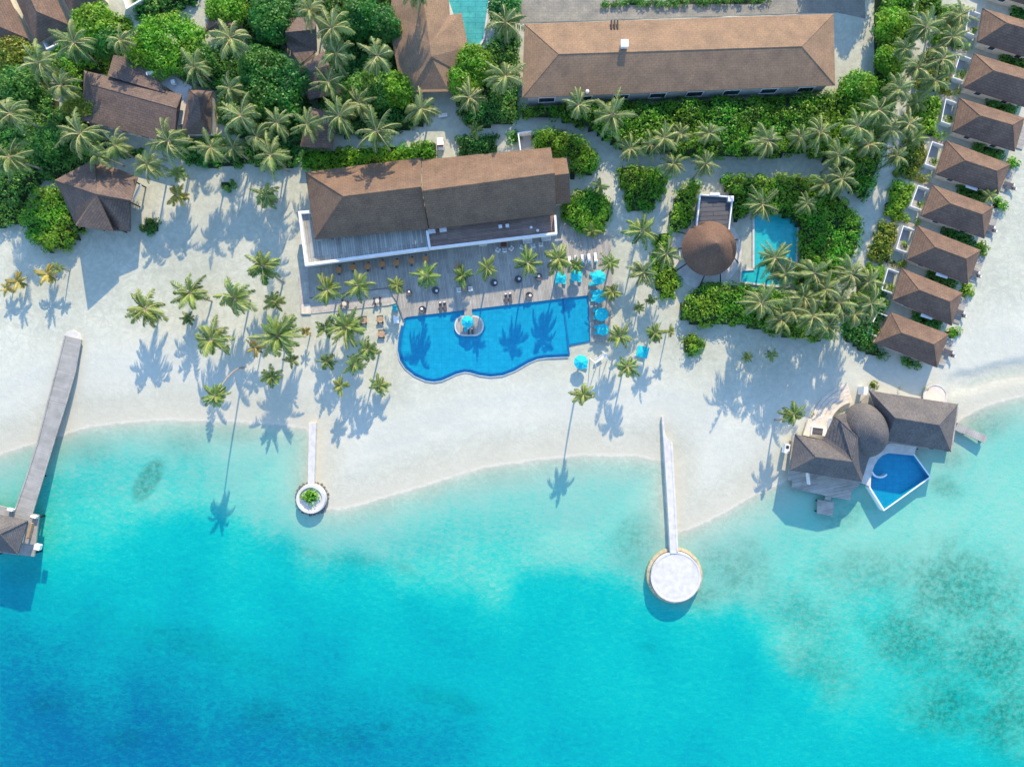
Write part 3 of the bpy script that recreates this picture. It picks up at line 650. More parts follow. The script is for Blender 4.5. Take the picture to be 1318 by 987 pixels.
# rotated villas at the upper corner and other roofs in the trees
for lab, dx, dy in (('brown villa with one sunlit slope, between two other villas in the inland corner', 0, 0), ('brown villa in the inland corner, cut by both picture edges', -52, 18), ('shaded dark villa in the inland corner beside a white courtyard wall', 46, -34)):
    e = [(15, -12), (47, 56), (88, 32), (56, -36)]
    t, r, w, q = building('corner_villa', lab, 'villa', [(x + dx, y + dy) for x, y in e], [(30 + dx, -23 + dy), (47 + dx, 15 + dy)], 2.8, 5.2, M['roof_villa'], group='villas in the inland corner', over=1.0)
    mb = MB(); strip(mb, [(54 + dx, 51 + dy), (60 + dx, 63 + dy), (77 + dx, 55 + dy)], 2.0, 0.3, 2.0); mb.build('courtyard_wall', M['white'], t)
t = thing('garden_wall', 'white corner wall by the shrubs at the inland edge', 'wall', (*P(164, 8)[:2], 0)); mb = MB(); strip(mb, [(157, -8), (163, 11), (188, -4)], 2.2, 0.3, 2.2); mb.build('wall', M['white'], t)
building('garden_pavilion', 'small brown roof under a palm at the inland edge', 'pavilion', [(270, 15), (263, 42), (305, 49), (313, 21)], [(279, 30), (298, 33)], 3.0, 4.8, M['roof_villa'], over=0.6)
building('dark_house', 'shaded dark roof deep among the trees below the highest palms', 'house', [(370, 25), (366, 52), (386, 84), (404, 72), (408, 20)][:4], [(372, 43), (404, 40)], 3.4, 5.0, M['roof_umber'], over=0.8) if False else None
def custom(name, label, cat, verts, faces, mat, wallpts, wz, wallmat=None):
    c = cen([(a[0], a[1]) for a in verts]); t = thing(name, label, cat, (c[0], c[1], 0))
    mb = MB(); mb.solid([P(*v) for v in verts], faces, 0.22); r = mb.build('roof', mat, t)
    mb = MB(); mb.prism(inset(XY(wallpts, wz), 0.9), 0, wz); w = mb.build('wall', wallmat or M['cream'], t)
    return t, r, w
custom('shaded_house', 'dark shaded roof with a thin pale edge among tall trees', 'house', [(367, 42, 5.2), (407, 38, 5.2), (408, 66, 3.4), (386, 83, 3.4), (366, 54, 3.4), (372, 24, 3.4), (406, 20, 3.4)], [(0, 4, 3, 2, 1), (0, 1, 6, 5), (0, 5, 4), (1, 2, 6)], M['roof_umber'], [(368, 30), (368, 54), (386, 80), (405, 66), (404, 25)], 3.3)
custom('shaded_house', 'brown roof half hidden by palms with one narrow sunlit slope', 'house', [(375, 94, 3.4), (398, 128, 3.4), (440, 120, 3.4), (416, 66, 3.4), (388, 95, 5.0), (424, 84, 5.0)], [(0, 1, 4), (1, 2, 5, 4), (2, 3, 5), (3, 0, 4, 5)], M['roof_umber'], [(378, 94), (398, 126), (436, 118), (416, 70)], 3.3)
custom('shaded_house', 'low brown roof beneath the palms at the restaurant corner', 'house', [(397, 138, 3.4), (386, 189, 3.4), (428, 191, 3.4), (434, 146, 3.4), (401, 155, 5.2), (422, 160, 5.2)], [(0, 1, 4), (1, 2, 5, 4), (2, 3, 5), (3, 0, 4, 5)], M['roof_umber'], [(397, 140), (388, 187), (426, 189), (431, 148)], 3.3)
custom('spa_house', 'tan hipped roof house beside the pale turquoise tiled pool', 'house',
       [(501, 36, 3.6), (512, 91, 3.6), (528, 119, 3.6), (578, 118, 3.6), (586, 90, 3.6), (603, 61, 3.6), (594, 17, 3.6), (579, 20, 4.1), (576, -25, 3.6), (506, -25, 3.6), (555, 73, 6.2), (553, 57, 6.4), (541, -25, 6.4)],
       [(2, 3, 4, 10), (4, 5, 6, 11, 10), (6, 7, 11), (7, 8, 12, 11), (0, 9, 12, 11), (0, 11, 10, 1), (1, 10, 2)], M['roof_tan'], [(504, 36), (530, 116), (576, 115), (600, 61), (590, 20), (574, -20), (508, -20)], 3.5)

# round pavilion with flat annex
c = P(912.6, 320, 3.2); t = thing('round_pavilion', 'round brown thatched pavilion with a dark flat roofed annex', 'pavilion', (c[0], c[1], 0))
mb = MB(); mb.lathe(c[:2], [(5.45, 3.05), (5.5, 3.2), (3.7, 4.95), (1.8, 6.75), (0.35, 8.2), (0.0, 8.5)], 40); mb.lathe(c[:2], [(5.45, 3.05), (0, 3.3)], 40); mb.build('roof', M['thatch_brown'], t, smooth=False)
mb = MB(); mb.lathe(c[:2], [(4.6, 0), (4.6, 3.1)], 32); mb.build('wall', M['cream'], t)
for a in (178, 214, 262, 297, 342, 20, 145):
    ar = math.radians(a); mb = MB(); mb.bar((c[0] + 5.0 * math.cos(ar), c[1] + 5.0 * math.sin(ar), 3.0), (c[0] + 7.3 * math.cos(ar), c[1] + 7.3 * math.sin(ar), 0.0), 0.13, 6); mb.build('strut', M['dark'], t)
fp = [(901.6, 250), (897, 292), (938, 296), (943.5, 253)]
mb = MB(); mb.prism(XY(fp, 2.9), 2.6, 2.9, 0.05); mb.build('flat_roof', M['darkroof'], t)
mb = MB(); mb.prism(inset(XY(fp, 2.9), .15), 0, 2.6); mb.build('wall', M['cream'], t)
mb = MB(); strip(mb, [(897, 291.5), (901.4, 250.5), (943.3, 253.5), (938.3, 295.5)], 3.5, 0.24, 0.7); mb.build('parapet', M['white'], t)
mb = MB(); mb.box((*P(940.5, 256, 3.6)[:2], 3.3), (1.1, 1.1, 1.0)); mb.build('roof_unit', M['white'], t)
mb = MB(); mb.box((*P(920, 250, 3.6)[:2], 3.45), (1.9, 0.5, 0.5)); mb.build('roof_unit', M['white'], t)
mb = MB(); mb.lathe(c[:2], [(7.6, 0.02), (7.6, 0.1), (0, 0.1)], 40); o = mb.build('floor_slab', M['concrete'], t)

# overwater house
c = P(1120, 570); T = thing('overwater_house', 'grey thatched house on a deck over the water with a domed middle roof', 'house', (c[0], c[1], 0))
E_, Z_ = 3.6, 6.5
vv = [(1024, 559, E_), (1017, 605, E_), (1109, 620, E_), (1122, 578, E_), (1074, 536, E_), (1093, 530, E_), (1060, 567, E_), (1050, 588, Z_), (1097, 594, Z_), (1104, 563, Z_), (1081, 541, 5.6)]
mb = MB(); mb.solid([P(*p) for p in vv], [(0, 1, 7), (1, 2, 8, 7), (0, 7, 8, 6), (6, 8, 9, 10, 4), (4, 10, 5), (2, 3, 9, 8), (3, 5, 10, 9)], 0.3); r = mb.build('roof', M['thatch_grey'], T)
V_ = [P(*p) for p in vv]; mb = MB()
for a, b in ((0, 7), (1, 7), (7, 8), (8, 9), (9, 10), (2, 8)): mb.bar(V_[a], V_[b], 0.12)
mb.build('ridge_cap', M['thatch_grey'], r)
vv = [(1119, 502.6, E_), (1141, 567, E_), (1223.5, 581, E_), (1233, 520, E_), (1152, 537.5, 7.1), (1208.5, 547, 7.1)]
V_ = [P(*p) for p in vv]
mb = MB(); mb.solid(V_, [(0, 1, 4), (1, 2, 5, 4), (2, 3, 5), (3, 0, 4, 5)], 0.3); r = mb.build('roof', M['thatch_grey'], T); mb = MB()
for a, b in ((0, 4), (2, 5), (3, 5), (4, 5)): mb.bar(V_[a], V_[b], 0.12)
mb.build('ridge_cap', M['thatch_grey'], r)
dc = P(1116, 554, 4.5); mb = MB()
mb.lathe((0, 0), [(4.95, 3.5), (4.8, 4.1), (4.1, 5.4), (3.2, 6.5), (2.2, 7.35), (1.2, 7.95), (.5, 8.2), (0, 8.3)], 36)
mb.v = [(dc[0] + x * 0.93 * math.cos(.35) - y * 1.12 * math.sin(.35), dc[1] + x * 0.93 * math.sin(.35) + y * 1.12 * math.cos(.35), z) for x, y, z in mb.v]
mb.build('dome_roof', M['thatch_grey'], T, smooth=True)
mb = MB(); mb.prism(inset(XY([(1024, 560), (1018, 603), (1108, 618), (1120, 580), (1090, 535), (1076, 540), (1062, 568)], 3), 1.0), 0.3, 3.4); mb.prism(inset(XY([(1121, 505), (1142, 566), (1222, 579), (1231, 522)], 3), 1.2), 0.3, 3.5)
mb.lathe(dc[:2], [(4.2, 0.3), (4.2, 3.9)], 24); W_ = mb.build('wall', M['cream'], T)
zd = 0.5
mb = MB(); mb.prism(XY([(1020, 560), (1014, 618), (1020, 619), (1020, 628), (1063, 638), (1095, 644), (1096, 632), (1108, 622), (1121, 615), (1125, 600), (1131, 590), (1142, 582), (1178, 585), (1180, 576), (1226, 578), (1234, 524), (1118, 506), (1092, 534), (1074, 540), (1060, 566)], zd), zd - .35, zd, 0.2); mb.build('deck', M['deck'], T)
mb = MB(); mb.prism(XY([(1053, 643), (1074, 646), (1072, 664), (1052, 661)], 0), -0.35, -0.1, 0.2); mb.prism(XY([(1063, 637), (1070, 638), (1069, 644), (1062, 643)], 0.2), -0.1, 0.25, 0.2); mb.build('landing_stage', M['deck'], T)
mb = MB(); mb.box((*P(1041, 614, 1.5)[:2], 1.1), (0.25, 3.0, 1.2), 0.1); mb.build('screen_wall', M['white'], T)
mb = MB(); mb.prism(XY([(1108, 621), (1120, 626), (1121, 614), (1122.5, 606), (1125, 599), (1129, 592), (1135, 586), (1143, 583), (1176, 586), (1180, 575), (1147, 570), (1128, 578), (1112, 600)], .53), .3, .53); mb.build('pool_terrace', M['concrete'], T)
mb = MB()
for x, y in [(1022, 625), (1040, 631), (1060, 636), (1080, 640), (1094, 643), (1107, 622), (1054, 645), (1072, 648), (1071, 662), (1053, 659), (1200, 577), (1220, 580), (1231, 530), (1226, 560), (1020, 600), (1180, 578)]:
    a = P(x, y); mb = MB(); mb.bar((a[0], a[1], -3.2), (a[0], a[1], 0.2 if y < 640 else -0.15), 0.16); mb.build('pile', M['dark'], T)
mb = MB(); strip(mb, [(1024, 559), (1058, 565), (1074, 540)], 0.55, 0.1, 0.02)
mb = MB(); mb.prism(XY([(1040, 540), (1072, 533), (1060, 566), (1034, 560)], 0.56), 0.0, 0.56, 0.2); mb.build('entrance_terrace', M['cream'], T)
mb = MB(); a = P(1054, 555, 1); mb.box((a[0], a[1], 0.8), (3.1, 1.7, 0.5), -0.12); mb.build('skylight_kerb', M['white'], T); mb = MB(); mb.box((a[0] - .3, a[1], 1.07), (2.1, 1.4, 0.06), -0.12); mb.build('skylight_glass', M['darkroof'], T)
mb = MB(); a = P(1071, 550, 2); mb.box((a[0], a[1], 1.4), (0.6, 3.6, 1.8), -0.15); mb.build('screen_wall', M['white'], T)
for k in range(5):
    mb = MB(); r0 = 5.6 + k * .75
    pts = [(dc[0] + r0 * math.cos(math.radians(a)), dc[1] + r0 * math.sin(math.radians(a))) for a in range(100, 172, 6)] + [(dc[0] + (r0 + .7) * math.cos(math.radians(a)), dc[1] + (r0 + .7) * math.sin(math.radians(a))) for a in range(166, 94, -6)]
    for j in range(11): mb.prism([pts[j], pts[j + 1], pts[-2 - j], pts[-1 - j]], 0, 0.62 - k * .11)
    mb.build('step', M['cream'], T)
mb = MB(); a = P(1012.5, 577, 1); mb.box((a[0], a[1], 0.7), (1.0, 1.9, 1.4), -0.15); t = mb.build('air_conditioner', M['white'], T); mb = MB(); mb.box((a[0], a[1] + .3, 1.43), (0.6, 0.6, 0.06), -0.15); mb.build('fan_grille', M['dark'], t)
mb = MB(); mb.box((*P(1113, 503, 2)[:2], 1.2), (0.8, 1.6, 2.4), -.1); mb.build('gate_post', M['white'], T)
# plunge pool of the house
PP = [(1121, 614), (1122.5, 606), (1125, 599), (1129, 592), (1135, 586), (1143, 583), (1176, 586), (1196, 613.5), (1138, 655), (1120.4, 627)]
def pool(T, pts, zw, zf, tile, water, wallmat, rim=0.35, coping=None, z0=None):
    q = XY(pts, zw); mb = MB(); mb.prism(q, zf - .12, zf); mb.build('pool_floor', tile, T)
    c = (sum(p[0] for p in q) / len(q), sum(p[1] for p in q) / len(q))
    a = sum(q[i][0] * q[(i + 1) % len(q)][1] - q[(i + 1) % len(q)][0] * q[i][1] for i in range(len(q)))
    if a < 0: q = q[::-1]
    n = len(q); outq = []
    for i in range(n):
        p0, p1, p2 = np.array(q[i - 1]), np.array(q[i]), np.array(q[(i + 1) % n])
        e0 = (p1 - p0) / np.linalg.norm(p1 - p0); e1 = (p2 - p1) / np.linalg.norm(p2 - p1)
        n0 = np.array((e0[1], -e0[0])); n1 = np.array((e1[1], -e1[0])); b = n0 + n1; b /= max(np.dot(b, n0), 0.5) * 1.0 if np.dot(b, n0) else 1
        outq.append(tuple(p1 + b / 1.0 * rim))
    mb = MB()
    for i in range(n):
        j = (i + 1) % n
        top = zw + 0.06
        mb.face([(*q[i], top), (*outq[i], top), (*outq[j], top), (*q[j], top)])
        mb.face([(*outq[i], z0 if z0 is not None else zf - .3), (*outq[j], z0 if z0 is not None else zf - .3), (*outq[j], top), (*outq[i], top)])
        mb.face([(*q[j], zf), (*q[i], zf), (*q[i], top), (*q[j], top)], None, 1)
    mb.build('pool_rim', [wallmat, tile], T)
    mb = MB(); b2 = len(q); mb.face([(p[0], p[1], zw) for p in q]); mb.build('pool_water', water, T)
    return q
pool(T, PP, 0.45, -0.75, M['tile_blue'], M['poolwater'], M['white'], 0.28, z0=-2.5)
mb = MB(); a = P(1133, 607, .6)
for k in range(12):
    a0, a1 = math.radians(200 + k * 10), math.radians(210 + k * 10)
    mb.prism([(a[0] + r_ * math.cos(x), a[1] + .6 + r_ * math.sin(x)) for r_, x in ((1.9, a0), (1.9, a1), (1.6, a1), (1.6, a0))], -0.6, 0.62)
mb.build('pool_seat', M['white'], T)
t = thing('side_jetty', 'short stone landing beyond the far end of the overwater house', 'jetty', (*P(1252, 558)[:2], -0.3)); mb = MB(); mb.prism(XY([(1233, 544), (1271.5, 561.5), (1267, 570), (1229, 553)], .2), -0.15, 0.2, 1.15); mb.build('deck', M['jettydeck'], t)
for x, y in [(1245, 552), (1268, 563), (1265, 568), (1243, 558)]:
    a = P(x, y); mb = MB(); mb.bar((a[0], a[1], -3), (a[0], a[1], -.1), .2); mb.build('pile', M['rock'], t)
t = thing('stone_terrace', 'low curved grey stone terrace on the beach side of the overwater house', 'terrace', (*P(1203, 506)[:2], 0)); a = P(1203, 510)
mb = MB(); mb.lathe(a[:2], [(2.5, 0), (2.5, .25), (2.2, .25), (2.2, .1)], 28); mb.build('kerb', M['concrete'], t); mb = MB(); mb.lathe(a[:2], [(2.19, .02), (2.19, .16), (0, .16)], 28); mb.build('floor_slab', M['cream'], t)

# ------------------------------------------------------------------ jetties and groynes
jl = [(83.6, 432), (74, 470), (62, 515), (48, 570), (32, 620), (17, 662)]; jr = [(104, 437), (96, 480), (85, 518), (71, 562), (56, 612), (39.5, 666)]
c = P(60, 550); T = thing('jetty', 'long grey plank jetty running from the sand into the lagoon', 'jetty', (c[0], c[1], 0)); zj = 0.75
mb = MB()
for k in range(5):
    a = XY([jl[k], jl[k + 1], jr[k + 1], jr[k]], zj); dx, dy = a[1][0] - a[0][0], a[1][1] - a[0][1]; mb.prism(a, zj - .28, zj, math.atan2(dy, dx) + PI / 2)
mb.build('deck', M['jettydeck'], T)
for side, nm in ((jl, 1), (jr, -1)):
    mb = MB(); strip(mb, side, zj + .12, 0.28, 0.2); mb.build('kerb_rail', M['jettydeck'], T)
for k in range(1, 6):
    for p, o_ in ((jl[k], jr[k]), (jr[k], jl[k])):
        a = P(p[0] * .86 + o_[0] * .14, p[1] * .86 + o_[1] * .14); mb = MB(); mb.bar((a[0], a[1], -3.5), (a[0], a[1], zj - .2), .2); mb.build('pile', M['dark'], T)
mb = MB(); a = P(94, 431); mb.prism(XY([(82, 433), (86, 427), (94, 425), (102, 429), (105, 438)], .3), -.1, .3); mb.build('landing_slab', M['concrete'], T)
c = P(4, 687); T = thing('jetty_hut', 'grey hip roofed hut on a platform at the seaward end of the plank jetty', 'hut', (c[0], c[1], 0))
V_ = [P(-26, 657, 4.0), P(-40, 703, 4.0), P(23, 713, 4.0), P(35.5, 670, 4.0), P(-4, 682, 6.6), P(0, 687, 6.6)]
mb = MB(); mb.solid(V_, [(0, 1, 4), (1, 2, 5, 4), (2, 3, 5), (3, 0, 4, 5)], .25); r = mb.build('roof', M['thatch_grey'], T); mb = MB()
for a, b in ((0, 4), (1, 4), (2, 5), (3, 5)): mb.bar(V_[a], V_[b], .16)
mb.build('ridge_cap', M['thatch_grey'], r)
mb = MB(); mb.prism(XY([(-45, 640), (50, 663), (44, 716), (-60, 705)], .75), .4, .74, -.2); mb.build('platform', M['jettydeck'], T)
mb = MB()
for x, y in [(-24, 662), (30, 674), (20, 706), (-34, 698)]:
    a = P(x, y, 2); mb = MB(); mb.bar((a[0], a[1], .7), (a[0], a[1], 4.0), .17); mb.build('post', M['dark'], T)
for x, y in [(-40, 648), (48, 666), (43, 712), (0, 712), (-50, 700)]:
    a = P(x, y, 0); mb = MB(); mb.bar((a[0], a[1], -6), (a[0], a[1], .45), .25); mb.build('pile', M['dark'], T)
for x, y in [(13, 656), (43, 665), (48, 704)]:
    mb = MB(); a = P(x, y, 1.5); mb.box((a[0], a[1], 1.25), (1.15, .42 if y < 700 else 1.1, .8), -.25); mb.build('bollard_block', M['white'], T)
mb = MB(); a = P(38, 683, 1.5); mb.box((a[0], a[1], 1.15), (.35, 3.2, .8), -.25); mb.build('bench', M['teak'], T)

c = P(402, 590); T = thing('groyne', 'narrow white walled groyne ending in a round planter with a bush', 'groyne', (c[0], c[1], 0))
mb = MB(); strip(mb, [(398.8, 544), (397.6, 624)], .35, .45, 1.8); mb.build('side_wall', M['concrete'], T)
mb = MB(); strip(mb, [(405.5, 544), (403, 625)], .35, .35, 1.8); mb.build('side_wall', M['concrete'], T)
mb = MB(); mb.prism(XY([(399, 544), (405.5, 544), (403, 626), (398, 626)], .15), -1.5, .29, 0); mb.build('walkway', M['concrete'], T)
a = P(400, 642, .4); mb = MB(); mb.lathe(a[:2], [(3.15, -2.2), (3.05, -.5), (2.95, .55), (2.35, .55), (2.3, .2)], 36); mb.build('planter_wall', M['concrete'], T); mb = MB(); mb.lathe(a[:2], [(2.32, 0), (2.32, .25), (0, .3)], 30); mb.build('planter_bed', M['concrete'], T)
mb = MB()
rr = random.Random(3)
for k in range(26):
    an = k / 26 * 2 * PI; rad = 3.2 + rr.uniform(-.1, .25); s_ = rr.uniform(.35, .6); mb.box((a[0] + rad * math.cos(an), a[1] + rad * math.sin(an), -.95), (s_, s_, .7), rr.uniform(0, 3))
mb.build('footing', M['rock'], T)
c = P(866, 640); T = thing('groyne', 'stone groyne widening into a large white round platform in the lagoon', 'groyne', (c[0], c[1], 0))
mb = MB(); strip(mb, [(853, 536), (856, 575), (860, 640), (864, 712)], .4, .4, 2.4); mb.build('side_wall', M['concrete'], T)
mb = MB(); strip(mb, [(864.5, 570), (868.5, 640), (872, 710)], .4, .4, 2.4); mb.build('side_wall', M['concrete'], T)
mb = MB(); mb.prism(XY([(853, 545), (857, 560), (864, 570), (872, 712), (864, 712)], .3), -1.8, .33); mb.build('walkway', M['concrete'], T)
a = P(870, 742.5, .25); mb = MB(); mb.lathe(a[:2], [(5.2, -3), (5.1, -.2), (5.1, .25), (4.75, .25), (4.7, .17), (0, .2)], 56); mb.build('platform', M['concrete'], T)
a = P(868.5, 740.5, -.6); mb = MB(); mb.lathe(a[:2], [(6.0, -3), (5.75, -.75), (5.2, -.55)], 40); mb.build('footing', M['footing'], T)

# ------------------------------------------------------------------ swimming pools
c = P(630, 430); T = thing('swimming_pool', 'large bright blue beach pool with a wavy seaward edge', 'swimming pool', (c[0], c[1], 0))
MP = [(523.6, 408), (521, 420), (517.5, 436), (516.5, 450), (519, 462), (525, 471), (536, 480), (549, 485.5), (558, 486.8), (567, 485.5), (575, 482), (586, 477), (597.5, 474.2), (606, 475), (618, 478.5), (631, 480.2), (646, 478.8), (660, 473.5), (678, 463), (690, 458), (702, 456), (731.5, 454.6), (723.3, 383.5)]
pool(T, MP, .15, .06, M['tile_blue'], M['poolwater'], M['tile_navy'], .3, z0=0)
SP = [(724.6, 383.2), (733, 443), (760, 438), (757, 379.6)]
pool(T, SP, .16, .065, M['tile_blue'], M['poolwater'], M['tile_navy'], .25, z0=0)
seg = [MP[i] for i in range(1, 22)]
mb = MB(); q = XY(seg, .1)
for i in range(len(q) - 1):
    def off(k, dd):
        p0 = np.array(q[max(0, k - 1)]); p1 = np.array(q[min(len(q) - 1, k + 1)]); e = (p1 - p0) / np.linalg.norm(p1 - p0); return tuple(np.array(q[k]) + np.array((e[1], -e[0])) * dd)
    a0, a1, b0, b1 = off(i, .3), off(i + 1, .3), off(i, .75), off(i + 1, .75)
    mb.face([(*a0, .10), (*b0, .10), (*b1, .10), (*a1, .10)], None, 0)
    c0, c1 = off(i, .92), off(i + 1, .92)
    mb.face([(*b0, .10), (*b0, .18), (*b1, .18), (*b1, .10)], None, 1); mb.face([(*b0, .18), (*c0, .18), (*c1, .18), (*b1, .18)], None, 1); mb.face([(*c0, .18), (*c0, 0), (*c1, 0), (*c1, .18)], None, 1)
mb.build('overflow_channel', [M['tile_navy'], M['paving']], T)
def rrect(x0, y0, x1, y1, r, z, n=5):
    pts = []
    for cx, cy, a0 in ((x1 - r, y0 + r, -90), (x1 - r, y1 - r, 0), (x0 + r, y1 - r, 90), (x0 + r, y0 + r, 180)):
        for k in range(n + 1):
            a = math.radians(a0 + 90 * k / n); pts.append((cx + r * math.cos(a), cy + r * math.sin(a)))
    return XY(pts, z)
mb = MB(); mb.prism(rrect(585, 406, 622.5, 432.5, 12, .5), 0.1, .48, PI / 2); mb.build('island_rim', M['concrete'], T)
mb = MB(); mb.prism(rrect(587, 408, 620.5, 430.5, 10.5, .5), 0.1, .52, PI / 2); mb.prism(XY([(597, 397), (607, 396), (608, 408), (598, 409)], .5), .1, .515, PI / 2); mb.build('island_deck', M['deck'], T)

c = P(995, 320); T = thing('garden_pool', 'turquoise garden pool beside the round thatched pavilion', 'swimming pool', (c[0], c[1], 0))
pool(T, [(971, 279), (971, 348), (955, 349), (954, 362), (985, 366), (1015, 368), (1024, 336), (1026, 292), (1033, 283), (994, 274)], .22, .06, M['tile_aqua'], M['aquawater'], M['concrete'], .4, z0=0)
c = P(605, 20); T = thing('tiled_pool', 'pale turquoise tiled pool beside the tan hipped house', 'swimming pool', (c[0], c[1], 0))
pool(T, [(560, -40), (570, 40), (596, 75), (612, 64), (622, 50), (634, -40)], .25, .1, shingle('pale_aqua_tile', (0.12, 0.47, 0.45), (0.10, 0.43, 0.42), (0.05, 0.33, 0.35), 1.1, 3.0, 0.05), M['poolwater'], M['concrete'], .4, z0=0)

# ------------------------------------------------------------------ foliage
def leaf_quads(pos, nrm, size, rng, asp=0.55):
    n = len(pos); r = rng.normal(size=(n, 3)); t = r - (r * nrm).sum(1)[:, None] * nrm; t /= np.linalg.norm(t, axis=1)[:, None] + 1e-9
    b = np.cross(nrm, t); s = size[:, None]
    v = np.stack([pos - t * s * .5, pos + b * s * .5 * asp, pos + t * s * .5, pos - b * s * .5 * asp], 1).reshape(-1, 3)
    return v, np.arange(4 * n).reshape(-1, 4)
def clump_leaves(cent, rad, per, rng, size=(0.32, 0.6), flat=0.75):
    n = len(cent); k = n * per
    d = rng.normal(size=(k, 3)); d[:, 2] = np.abs(d[:, 2]) * 1.1 - .25; d /= np.linalg.norm(d, axis=1)[:, None]
    ci = np.repeat(np.arange(n), per); rr_ = rad[ci] * (0.72 + .36 * rng.random(k))
    pos = cent[ci] + d * np.stack([rr_, rr_, rr_ * flat], 1)
    nr = d + rng.normal(size=(k, 3)) * .38; nr[:, 2] += .3; nr[:, 1] += .0; nr /= np.linalg.norm(nr, axis=1)[:, None]
    return leaf_quads(pos, nr, rng.uniform(size[0], size[1], k), rng)
def thicket(name, pts, h, mat, label, cat, seed=1, kind=None, group=None, lump=3.0, edge=1.6, per=26, dens=0.75, z0=0.0, size=(0.32, 0.6), zpx=None, parent=None, minh=0.35):
    """foliage mass over a photo polygon: leafy clumps over a core coloured dark for the shade in the gaps"""
    rng = np.random.default_rng(seed); zz = h * .7 if zpx is None else zpx
    q = XY(pts, zz); qa = np.array(q); x0, y0 = qa.min(0); x1, y1 = qa.max(0)
    area = (x1 - x0) * (y1 - y0); m = int(area * dens * 2.2) + 8
    st = 1 / math.sqrt(dens) * .95
    gx_, gy_ = np.meshgrid(np.arange(x0, x1 + st, st), np.arange(y0, y1 + st, st)); gx_ = gx_.ravel() + rng.uniform(-.5, .5, gx_.size) * st; gy_ = gy_.ravel() + rng.uniform(-.5, .5, gy_.size) * st
    def hgt(x, y, sd):
        e = np.sqrt(np.clip(sd / edge, 0.02, 1)); l = vnoise(x / lump + seed * 7.3, y / lump, seed) * .75 + vnoise(x / (lump * .45), y / (lump * .45) + seed, seed + 5) * .25
        return z0 + h * e * (.5 + .62 * l)
    sd = sdist(gx_, gy_, q); k = sd > 0.25 + rng.uniform(-.25, .25, gx_.size)
    cx, cy, sd = gx_[k], gy_[k], sd[k]
    rad = rng.uniform(.7, 1.3, len(cx)) * min(1.0, .45 + h * .22); rad = np.minimum(rad, sd + .45)
    cz = np.maximum(hgt(cx, cy, sd) - rad * .6, z0 + minh)
    v, f = clump_leaves(np.stack([cx, cy, cz], 1), rad, per, rng, size)
    # inner core, its colour dark like shade between the leaves
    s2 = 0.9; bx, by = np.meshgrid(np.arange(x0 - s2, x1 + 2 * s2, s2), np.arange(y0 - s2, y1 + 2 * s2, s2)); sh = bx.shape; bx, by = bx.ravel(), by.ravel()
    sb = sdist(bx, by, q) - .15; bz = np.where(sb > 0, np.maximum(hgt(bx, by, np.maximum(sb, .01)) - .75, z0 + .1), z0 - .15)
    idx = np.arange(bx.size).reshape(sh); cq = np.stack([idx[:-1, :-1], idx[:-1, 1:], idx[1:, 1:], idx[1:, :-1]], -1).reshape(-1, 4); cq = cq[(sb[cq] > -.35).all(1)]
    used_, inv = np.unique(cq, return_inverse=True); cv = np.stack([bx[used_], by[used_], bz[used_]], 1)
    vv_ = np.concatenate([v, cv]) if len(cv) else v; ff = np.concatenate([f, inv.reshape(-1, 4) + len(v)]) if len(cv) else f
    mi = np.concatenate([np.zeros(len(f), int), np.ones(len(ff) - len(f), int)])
    org = (float((x0 + x1) / 2), float((y0 + y1) / 2), z0)
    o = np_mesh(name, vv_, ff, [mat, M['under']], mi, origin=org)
    if parent is None: o.location = org; tag(o, label, cat, group, kind)
    else: o.parent = parent; po = ORG[parent.name]; o.location = tuple(a - b for a, b in zip(org, po))
    return o
def ell(cx, cy, rx, ry, n=18, seed=0, wob=.1):
    r = random.Random(seed); return [(cx + rx * math.cos(2 * PI * k / n) * (1 + r.uniform(-wob, wob)), cy + ry * math.sin(2 * PI * k / n) * (1 + r.uniform(-wob, wob))) for k in range(n)]
BR, DP, OL = M['leaf_bright'], M['leaf_deep'], M['leaf_olive']
